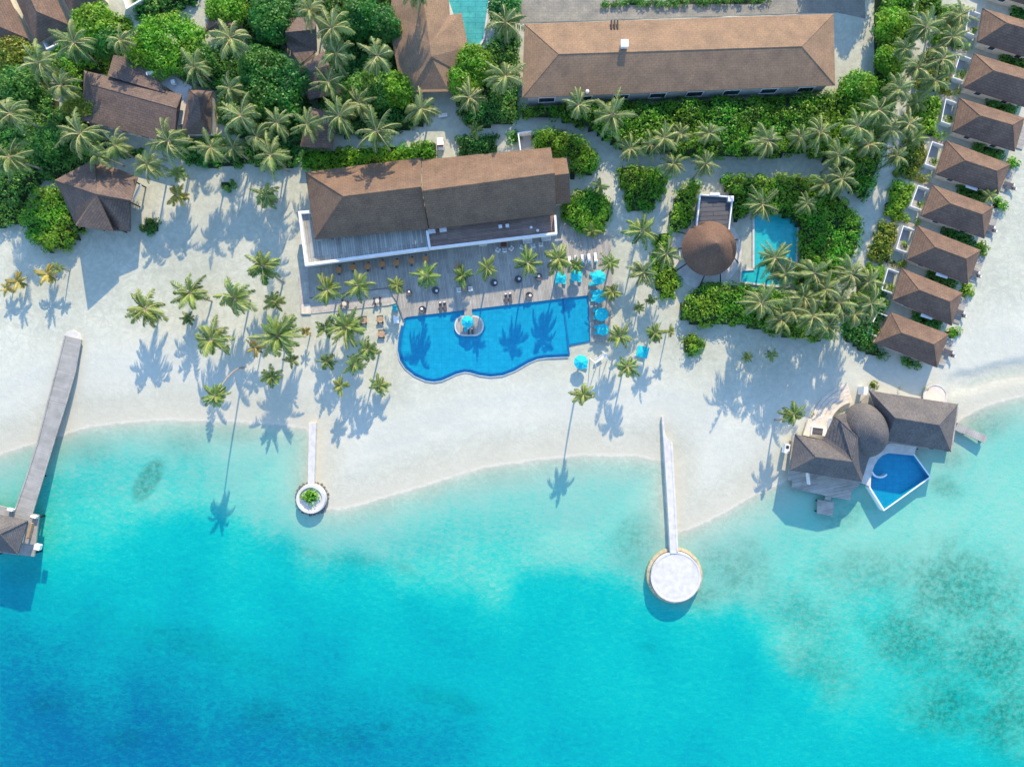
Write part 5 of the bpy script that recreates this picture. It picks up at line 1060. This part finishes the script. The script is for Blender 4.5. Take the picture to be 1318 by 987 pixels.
# ------------------------------------------------------------------ furniture and small things
def parasol_proto(r=1.42, h=2.45):
    t = thing('parasol', 'x', 'parasol', (0, 0, 0), local=True); mb = MB(); n = 8
    for i in range(n):
        a, b = 2 * PI * i / n, 2 * PI * (i + 1) / n; m_ = (a + b) / 2
        A0, B0, Mx = (r * math.cos(a), r * math.sin(a), h - .55), (r * math.cos(b), r * math.sin(b), h - .55), (r * .93 * math.cos(m_), r * .93 * math.sin(m_), h - .60)
        T0 = (0, 0, h)
        mb.face([A0, Mx, T0]); mb.face([Mx, B0, T0])
        for p_, q_ in ((A0, Mx), (Mx, B0)): mb.face([(p_[0], p_[1], p_[2] - .16), (q_[0], q_[1], q_[2] - .16), q_, p_])
    cn = mb.build('canopy', M['turq'], t)
    mb = MB(); mb.lathe((0, 0), [(.38, h - .1), (.3, h + .02), (0, h + .1)], 8); mb.build('vent', M['turq2'], cn)
    for i in range(n):
        a = 2 * PI * i / n; mb = MB(); mb.bar((0, 0, h - .08), (r * .98 * math.cos(a), r * .98 * math.sin(a), h - .60), .018, 4); mb.build('rib', M['metal'], cn)
    mb = MB(); mb.bar((0, 0, .1), (0, 0, h + .12), .035, 8); mb.build('pole', M['metal'], t)
    mb = MB(); mb.lathe((0, 0), [(.34, 0), (.34, .08), (.06, .14)], 14); mb.build('base', M['concrete'], t); return t
def lounger_proto(mat, frame):
    t = thing('sun_lounger', 'x', 'sun lounger', (0, 0, 0), local=True)
    mb = MB(); mb.box((0, -.25, .30), (.68, 1.45, .07)); mb.build('frame', frame, t)
    for sx in (-.28, .28):
        for sy in (-.85, .8): mb = MB(); mb.box((sx, sy, .135), (.06, .06, .27)); mb.build('leg', frame, t)
    mb = MB(); mb.box((0, -.28, .385), (.64, 1.4, .1)); mb.build('mattress', mat, t)
    mb = MB(); mb.solid([(-.32, .44, .44), (.32, .44, .44), (.32, 1.05, .78), (-.32, 1.05, .78)], [(0, 1, 2, 3)], .1); mb.build('backrest', mat, t)
    mb = MB(); mb.box((0, .92, .79), (.5, .26, .1)); mb.build('pillow', M['white'] if mat is not M['white'] else M['turq2'], t); return t
def place(proto, first, items):
    for k, (loc, rz, lab, sc_) in enumerate(items):
        if k == 0 and first: proto.location = loc; proto.rotation_euler = (0, 0, rz); proto['label'] = lab; proto.scale = (sc_,) * 3
        else: dup(proto, loc, rz, lab, sc_)
pp = parasol_proto(); pp['group'] = 'turquoise parasols around the pool'
D_ = .4
place(pp, 1, [(( *P(748, 466, 2.2)[:2], 0), .2, 'turquoise parasol standing on the open sand below the pool corner', 1.05), ((*P(770.7, 357, 2.5)[:2], D_), .5, 'turquoise parasol at the deck corner, most inland of the four beside the small basin', 1.05),
              ((*P(771.5, 381, 2.5)[:2], D_), .1, 'turquoise parasol second from the deck corner in the column beside the small basin', 1.0), ((*P(774.7, 404.5, 2.5)[:2], D_), .3, 'turquoise parasol third from the deck corner in the column beside the small basin', 1.0),
              ((*P(776.5, 424, 2.5)[:2], D_), .7, 'smaller turquoise parasol at the seaward end of the column beside the small basin', .88), ((*P(601.5, 414, 2.5)[:2], .5), .4, 'turquoise parasol on the round cornered pool island', .9),
              ((*P(722, 357, 2.4)[:2], D_), .25, 'turquoise parasol over the pair of loungers nearest the large palm on the deck', .86), ((*P(742, 354, 2.4)[:2], D_), .6, 'turquoise parasol over the second pair of loungers on the deck', .86)])
lt = lounger_proto(M['turq2'], M['white']); lt['group'] = 'turquoise sun loungers on the deck'
its = []
for x, y, r_, l in [(716.5, 361, 0, 'turquoise lounger, outer one of the pair under the deck parasol near the palm'), (726, 360, 0, 'turquoise lounger, inner one of the pair under the deck parasol near the palm'), (736.5, 358.5, 0, 'turquoise lounger under the second deck parasol, on its palm side'), (746, 357.5, 0, 'turquoise lounger under the second deck parasol, on its far side'),
                    (765, 353, -PI / 2, 'turquoise lounger beside the corner parasol, on its inland side'), (764, 366, -PI / 2, 'turquoise lounger beside the corner parasol, on its seaward side'), (766, 376.5, -PI / 2, 'lounger under the second parasol beside the small basin, inland one'), (766.5, 386, -PI / 2, 'lounger under the second parasol beside the small basin, seaward one'),
                    (769, 400, -PI / 2, 'lounger under the third parasol beside the small basin, inland one'), (769.5, 409, -PI / 2, 'lounger under the third parasol beside the small basin, seaward one'), (771, 421, -PI / 2, 'lounger under the smaller end parasol, inland one'), (771, 428.5, -PI / 2, 'lounger under the smaller end parasol, seaward one'),
                    (599.5, 421, .1, 'turquoise lounger on the pool island below its parasol'), (750, 471, 1.2, 'lounger on the sand beneath the lone parasol')]:
    z = .52 if 'island' in l else (0.02 if 'sand' in l else D_); its.append(((*P(x, y, z)[:2], z), r_, l, 1.0))
place(lt, 1, its)
ld = lounger_proto(M['darkrattan'], M['dark']); ld['group'] = 'dark loungers by the long pool edge'; its = []
for x, y, l in [(567.5, 395, 'dark lounger near the pool edge, left of the pair beside the pool bridge'), (573, 394.3, 'dark lounger near the pool edge, right of the pair beside the pool bridge'), (651.5, 384, 'dark lounger of the pair at the middle of the long pool edge, left one'), (657, 383.3, 'dark lounger of the pair at the middle of the long pool edge, right one'), (603, 427, 'dark seat at the seaward rim of the pool island, left one'), (608, 426.5, 'dark seat at the seaward rim of the pool island, right one')]:
    z = .52 if 'island' in l else D_; its.append(((*P(x, y, z)[:2], z), .1, l, .9 if 'island' not in l else .6))
place(ld, 1, its)
lw_ = lounger_proto(M['white'], M['metal']); lw_['group'] = 'white loungers in the shade of the deck'; its = []
for k in range(5): its.append(((*P(733 + k * 8.3, 336 - k * 1.1, .4)[:2], .4), PI + .1, 'white lounger in the shaded deck row, %s counted from the large palm' % ORD[k].replace(' closest', '').replace('closest', 'first'), .95))
place(lw_, 1, its)
# round dark lounge seats with white cushions
t = thing('basket_chair', 'x', 'basket chair', (0, 0, 0), local=True, group='round dark seats on the sunlit deck'); mb = MB(); mb.lathe((0, 0), [(.55, 0), (.72, .3), (.78, .55), (.70, .55), (.5, .34), (0, .32)], 18); mb.build('basket', M['darkrattan'], t)
mb = MB(); mb.lathe((.16, -.16), [(.26, .34), (.28, .44), (0, .50)], 12); mb.build('cushion', M['white'], t); mb = MB(); mb.solid([(-.7, .1, .5), (-.1, .72, .5), (-.2, .8, 1.0), (-.8, .2, 1.0)], [(0, 1, 2, 3)], .08); mb.build('backrest', M['darkrattan'], t)
place(t, 1, [((*P(561, 374, .4)[:2], .4), .3, 'round dark seat with white cushion below the broad deck palm near the plaza', 1), ((*P(636, 364.5, .4)[:2], .4), .8, 'round dark seat with white cushion below the palm inland of the pool bridge', 1), ((*P(667, 360, .4)[:2], .4), 1.4, 'round dark seat left of the trunk shadow of the large deck palm', 1), ((*P(693, 357, .4)[:2], .4), 2.0, 'round dark seat right of the trunk shadow of the large deck palm', 1),
              ((*P(527, 377, .4)[:2], .4), 2.6, 'round seat in shade at the plaza end of the deck', .8), ((*P(544, 399, .4)[:2], .4), 3.0, 'round dark seat on the pool edge nearest the plaza', 1), ((*P(681, 381, .4)[:2], .4), 1.0, 'round dark seat on the pool edge below the large deck palm', 1)])
# round orange tables under the terrace edge
t = thing('round_table', 'x', 'table', (0, 0, 0), local=True, group='round orange tables along the shaded terrace'); mb = MB(); mb.lathe((0, 0), [(.5, .70), (.52, .75), (0, .76)], 8); mb.build('tabletop', M['orange'], t); mb = MB(); mb.bar((0, 0, .05), (0, 0, .70), .05); mb.build('leg', M['dark'], t); mb = MB(); mb.lathe((0, 0), [(.3, 0), (.3, .05), (0, .06)], 12); mb.build('base', M['dark'], t)
pos = [(436.4, 347.7), (454.9, 344.4), (473.6, 343.1), (492.1, 340), (510.3, 338.5), (530, 336), (547.8, 333.5)]; NTH = ['first', 'second', 'third', 'middle', 'fifth', 'sixth', 'last']
place(t, 1, [((*P(x, y, 1)[:2], .4), .2 * k, 'round orange table under the terrace edge, %s in the row from the beach end' % NTH[k], 1.3) for k, (x, y) in enumerate(pos)] + [((*P(589, 343, 1)[:2], .4), 0, 'round orange table standing alone beside the small potted deck palm', 1.0)])
t = thing('dining_stool', 'x', 'stool', (0, 0, 0), local=True, group='dark stools beside the orange tables'); mb = MB(); mb.box((0, 0, .42), (.42, .42, .06)); mb.build('seat', M['darkrattan'], t)
for sx in (-.17, .17):
    for sy in (-.17, .17): mb = MB(); mb.box((sx, sy, .195), (.04, .04, .39)); mb.build('leg', M['dark'], t)
its = []
for k, (x, y) in enumerate(pos):
    for s_, nm in ((1, 'inland'), (-1, 'seaward')):
        a = P(x, y, 1); its.append(((a[0] + .05 * s_, a[1] + .78 * s_, .4), 0.13, 'dark stool on the %s side of the %s orange table in the terrace row' % (nm, NTH[k]), 1))
place(t, 1, its)
# white armchairs, sofas
def seat_proto(nm, cat, w, grp):
    t = thing(nm, 'x', cat, (0, 0, 0), local=True, group=grp); mb = MB(); mb.box((0, 0, .17), (w, .8, .34)); mb.build('base', M['white'], t); mb = MB(); mb.box((0, .36, .52), (w, .16, .42)); mb.build('backrest', M['white'], t)
    for s_ in (-1, 1): mb = MB(); mb.box((s_ * (w / 2 - .07), -.06, .44), (.14, .66, .2)); mb.build('armrest', M['white'], t)
    mb = MB(); mb.box((0, -.06, .40), (w - .32, .64, .12)); mb.build('cushion', M['concrete'], t); return t
t = seat_proto('armchair', 'armchair', .85, 'white armchairs on the shaded deck')
place(t, 1, [((*P(641, 322, .4)[:2], .4), 2.6, 'white armchair at the plaza side of the dark red table', 1), ((*P(649.5, 322.5, .4)[:2], .4), 3.2, 'white armchair at the pool side of the dark red table', 1), ((*P(658, 320, .4)[:2], .4), 4.0, 'white armchair at the far side of the dark red table', 1), ((*P(672, 318.5, .4)[:2], .4), 2.8, 'white armchair between the dark red table and the white sofa', 1), ((*P(686, 317, .4)[:2], .4), 3.4, 'white armchair in front of the middle white sofa', 1), ((*P(696, 315, .4)[:2], .4), 3.2, 'white armchair in front of the end white sofa', 1),
              ((*P(591, 373.5, .4)[:2], .4), 1.7, 'grey white armchair left of the low table at the pool bridge', 1), ((*P(605.5, 372, .4)[:2], .4), -1.5, 'grey white armchair right of the low table at the pool bridge', 1)])
t = seat_proto('sofa', 'sofa', 1.9, 'white sofas on the shaded deck'); place(t, 1, [((*P(679, 311, .4)[:2], .4), .13, 'white sofa on the shaded deck opposite two armchairs', 1), ((*P(703, 307.5, .4)[:2], .4), .13, 'white sofa at the end of the shaded deck', 1), ((*P(622, 314.5, .4)[:2], .4), .13, 'white bench sofa alone against the shaded restaurant wall', .8)])
t = thing('coffee_table', 'dark red square table among white armchairs on the shaded deck', 'table', (*P(648.5, 315, .4)[:2], .4), local=True); mb = MB(); mb.box((0, 0, .42), (1.1, .9, .07)); mb.build('tabletop', plain('dark_red_wood', (.16, .05, .05), .5), t)
for sx in (-.45, .45):
    for sy in (-.35, .35): mb = MB(); mb.box((sx, sy, .19), (.07, .07, .38)); mb.build('leg', M['dark'], t)
t = thing('coffee_table', 'low teak table between two armchairs at the pool bridge', 'table', (*P(598, 373, .4)[:2], .4), local=True); mb = MB(); mb.box((0, 0, .38), (.9, .7, .06)); mb.build('tabletop', M['teak'], t)
for sx in (-.38, .38):
    for sy in (-.28, .28): mb = MB(); mb.box((sx, sy, .17), (.06, .06, .34)); mb.build('leg', M['dark'], t)
# planter of the small deck palm
t = thing('planter', 'dark square planter under the small deck palm at the pool bridge', 'planter', (*P(596, 362, .4)[:2], .4), local=True); mb = MB(); mb.box((0, 0, .3), (1.2, 1.2, .6)); mb.build('box', M['dark'], t); mb = MB(); mb.box((0, 0, .62), (1.0, 1.0, .04)); mb.build('soil', M['under'], t)
# picnic tables on the sand
t = thing('picnic_table', 'x', 'table', (0, 0, 0), local=True, group='tan picnic tables on the sand'); mb = MB(); mb.box((0, 0, .74), (1.35, .75, .06)); mb.build('tabletop', M['teak'], t)
for s_ in (-1, 1): mb = MB(); mb.box((0, s_ * .72, .44), (1.3, .26, .05)); mb.build('bench_seat', M['darkrattan'], t); 
for s_ in (-1, 1): mb = MB(); mb.box((s_ * .5, 0, .2), (.08, 1.6, .4)); mb.box((s_ * .5, 0, .56), (.08, .3, .3)); mb.build('leg', M['dark'], t)
place(t, 1, [((*P(468, 412.5, .4)[:2], 0), 0.05, 'tan picnic table beside the dense palm below the plaza', 1.05), ((*P(489.5, 411.5, .4)[:2], 0), .1, 'tan picnic table between the dense palm and the white cabinet', 1.0), ((*P(491, 430, .4)[:2], 0), 0, 'tan picnic table nearest the rounded pool corner', 1.05)])
t = thing('plaza_table', 'x', 'table', (0, 0, 0), local=True, group='round tables on the paved plaza'); mb = MB(); mb.lathe((0, 0), [(.42, .70), (.43, .75), (0, .76)], 16); mb.build('tabletop', M['cream'], t); mb = MB(); mb.bar((0, 0, 0), (0, 0, .7), .06); mb.build('leg', M['dark'], t)
for k in range(4):
    a = k * PI / 2 + .5; mb = MB(); mb.box((.78 * math.cos(a), .78 * math.sin(a), .4), (.42, .42, .08), a); mb.box((.98 * math.cos(a), .98 * math.sin(a), .62), (.06, .42, .4), a); mb.box((.78 * math.cos(a), .78 * math.sin(a), .18), (.3, .3, .36), a); mb.build('chair', M['darkrattan'], t)
place(t, 1, [((*P(443.5, 391, .4)[:2], .14), 0, 'round table with dark chairs on the plaza between two palms', 1), ((*P(486, 387.5, .4)[:2], .14), .4, 'round table with dark chairs on the plaza near the deck corner', 1)])
t = thing('towel_cabinet', 'white towel cabinet on the paving at the rounded pool corner', 'cabinet', (*P(510.5, 412, .5)[:2], 0), .05, local=True); mb = MB(); mb.box((0, 0, .55), (.95, 1.3, 1.1)); mb.build('body', M['white'], t); mb = MB(); mb.box((0, 0, 1.13), (1.05, 1.4, .06)); mb.build('lid', M['white'], t); mb = MB(); mb.box((0, -.66, .5), (.7, .02, .8)); mb.build('door', M['concrete'], t)
t = thing('lounge_chair', 'blue lounge chair at the plaza corner beside the deck steps', 'chair', (*P(508, 397, .4)[:2], .02), .1, local=True); mb = MB(); mb.box((0, 0, .3), (.9, 1.0, .18)); mb.build('seat', M['turq2'], t); mb = MB(); mb.box((0, .5, .6), (.9, .14, .6)); mb.build('backrest', M['turq2'], t)
for s_ in (-1, 1): mb = MB(); mb.box((s_ * .38, 0, .1), (.08, .9, .2)); mb.build('leg', M['dark'], t)
t = thing('plaza_step', 'pale square step at the beach corner of the paved plaza', 'step', (*P(394, 397)[:2], 0)); mb = MB(); mb.prism(XY([(388, 392), (399, 391), (400, 404), (388, 404)], .3), 0, .3); mb.build('slab', M['cream'], t)
# cabana
t = thing('cabana', 'square turquoise roofed daybed cabana on the sand among palms', 'cabana', (*P(827, 453, 2)[:2], 0), -.25, local=True); mb = MB(); mb.solid([(-1.15, -1.15, 2.15), (1.15, -1.15, 2.15), (1.15, 1.15, 2.15), (-1.15, 1.15, 2.15), (0, 0, 2.5)], [(0, 1, 4), (1, 2, 4), (2, 3, 4), (3, 0, 4)], .12); mb.build('canopy', M['turq'], t)
for sx in (-1, 1):
    for sy in (-1, 1): mb = MB(); mb.box((sx, sy, 1.07), (.09, .09, 2.14)); mb.build('post', M['white'], t)
mb = MB(); mb.box((0, 0, .3), (2.0, 2.0, .25)); mb.build('bed', M['white'], t); mb = MB(); mb.box((0, .7, .5), (1.8, .4, .18)); mb.build('pillow', M['turq2'], t)
# swing frame
a, b = P(765, 467, 3), P(781, 456, 3); cx_, cy_ = (a[0] + b[0]) / 2, (a[1] + b[1]) / 2; ang = math.atan2(b[1] - a[1], b[0] - a[0])
t = thing('beach_swing', 'white swing frame with a hanging bench on the sand beside the lone parasol', 'swing', (cx_, cy_, 0), ang, local=True); mb = MB(); mb.box((0, 0, 3.6), (3.0, .42, .22)); mb.build('top_beam', M['white'], t)
for sx in (-1.4, 1.4):
    for sy in (-1, 1): mb = MB(); mb.bar((sx, 0, 3.5), (sx, sy * 1.1, 0), .075); mb.build('leg', M['white'], t)
mb = MB(); mb.box((0, 0, .55), (1.6, .7, .1)); mb.box((0, .35, .8), (1.6, .08, .5)); mb.build('bench', M['white'], t)
for sx in (-.75, .75): mb = MB(); mb.bar((sx, 0, .6), (sx, 0, 3.5), .02, 5); mb.build('rope', M['metal'], t)
# golf buggy
t = thing('golf_buggy', 'white roofed golf buggy parked on the path behind the restaurant', 'golf buggy', (*P(566.5, 182, 1.9)[:2], 0), .05, local=True); mb = MB(); mb.box((0, 0, 1.88), (1.3, 1.5, .07)); mb.build('roof', M['white'], t)
mb = MB(); mb.box((0, -.1, .42), (1.2, 2.3, .2)); mb.box((0, .95, .62), (1.15, .45, .3)); mb.box((0, -.45, .62), (1.2, .9, .25)); mb.build('body', M['white'], t); mb = MB(); mb.box((0, -.35, .8), (1.1, .5, .12)); mb.box((0, -.65, 1.02), (1.1, .1, .4)); mb.build('seat', plain('maroon_seat', (.15, .03, .04), .6), t)
for sx in (-.55, .55):
    for sy in (-.65, .65): mb = MB(); mb.bar((sx, sy, .5), (sx, sy, 1.86), .025, 5); mb.build('roof_post', M['metal'], t)
for sx in (-.56, .56):
    for sy in (-.85, .85): mb = MB(); mb.bar((sx - .09, sy, .23), (sx + .09, sy, .23), .23, 12); mb.build('wheel', M['dark'], t)
mb = MB(); mb.bar((-.25, .55, .7), (-.25, .35, 1.05), .02, 5); mb.build('steering_column', M['dark'], t)
# white bench beyond
t = thing('white_bench', 'white bench on the shaded path beneath the palm by the tan hipped house', 'bench', (*P(570, 149, .5)[:2], 0), .15, local=True); mb = MB(); mb.box((0, 0, .42), (1.8, .55, .08)); mb.build('seat', M['white'], t); mb = MB(); mb.box((0, .26, .68), (1.8, .06, .4)); mb.build('backrest', M['white'], t)
for s_ in (-.75, .75): mb = MB(); mb.box((s_, 0, .19), (.08, .5, .38)); mb.build('leg', M['white'], t)
# loungers on the villas' beach terraces
its = []
VN = ['most seaward', 'second', 'third', 'fourth', 'fifth']
for k, (x, y) in enumerate([(1219, 452), (1233, 401), (1252, 350), (1272, 292), (1297, 238)]):
    for j in (0, 1): its.append(((*P(x + j * 2.5 - 1, y + j * 5, 0)[:2], .18), -1.9, '%s lounger on the beach terrace of the %s villa%s' % (('inland', 'seaward')[j], VN[k], '' if k == 0 else ' from the overwater house'), .95))
lv = lounger_proto(M['darkrattan'], M['white']); lv['group'] = 'loungers on the villa terraces'; place(lv, 1, its)

# ------------------------------------------------------------------ light, sky, camera
w = bpy.data.worlds.new('World'); sc.world = w; w.use_nodes = True; nt = w.node_tree
bg = nt.nodes.get('Background') or nt.nodes.new('ShaderNodeBackground')
sky = nt.nodes.new('ShaderNodeTexSky'); sky.sky_type = 'NISHITA'; sky.sun_disc = False
az = math.atan2(-SHX, 1.0)               # clockwise from +Y (north)
sky.sun_elevation = SUN_EL; sky.sun_rotation = az; sky.air_density = 1.0; sky.dust_density = 0.2; sky.ozone_density = 2.5; sky.altitude = 0
nt.links.new(sky.outputs[0], bg.inputs['Color']); bg.inputs['Strength'].default_value = 0.15
sun = bpy.data.lights.new('sun', 'SUN'); sun.energy = 2.55; sun.angle = math.radians(0.5); sun.color = (1.0, 0.78, 0.51)
so = bpy.data.objects.new('sun', sun); COL.objects.link(so)
from mathutils import Vector
hd = math.hypot(SHX, 1.0)
dirn = Vector((SHX / hd * math.cos(SUN_EL), -1.0 / hd * math.cos(SUN_EL), -math.sin(SUN_EL)))
so.rotation_euler = dirn.to_track_quat('-Z', 'Y').to_euler()
so.location = (20, 80, 60)
cam = bpy.data.cameras.new('camera'); co = bpy.data.objects.new('camera', cam); COL.objects.link(co)
co.location = (0, 0, H); co.rotation_euler = (0, 0, 0)
cam.sensor_fit = 'HORIZONTAL'; cam.angle = 2 * math.atan(659.0 / F); cam.clip_start = 0.5; cam.clip_end = 9000
sc.camera = co
sc.view_settings.view_transform = 'Standard'; sc.view_settings.look = 'None'; sc.view_settings.exposure = 1.5; sc.view_settings.gamma = 1.0
sc.view_settings.use_curve_mapping = False
sc.cycles.max_bounces = 6; sc.cycles.transparent_max_bounces = 12; sc.cycles.caustics_reflective = False; sc.cycles.caustics_refractive = False
sc.cycles.use_denoising = True
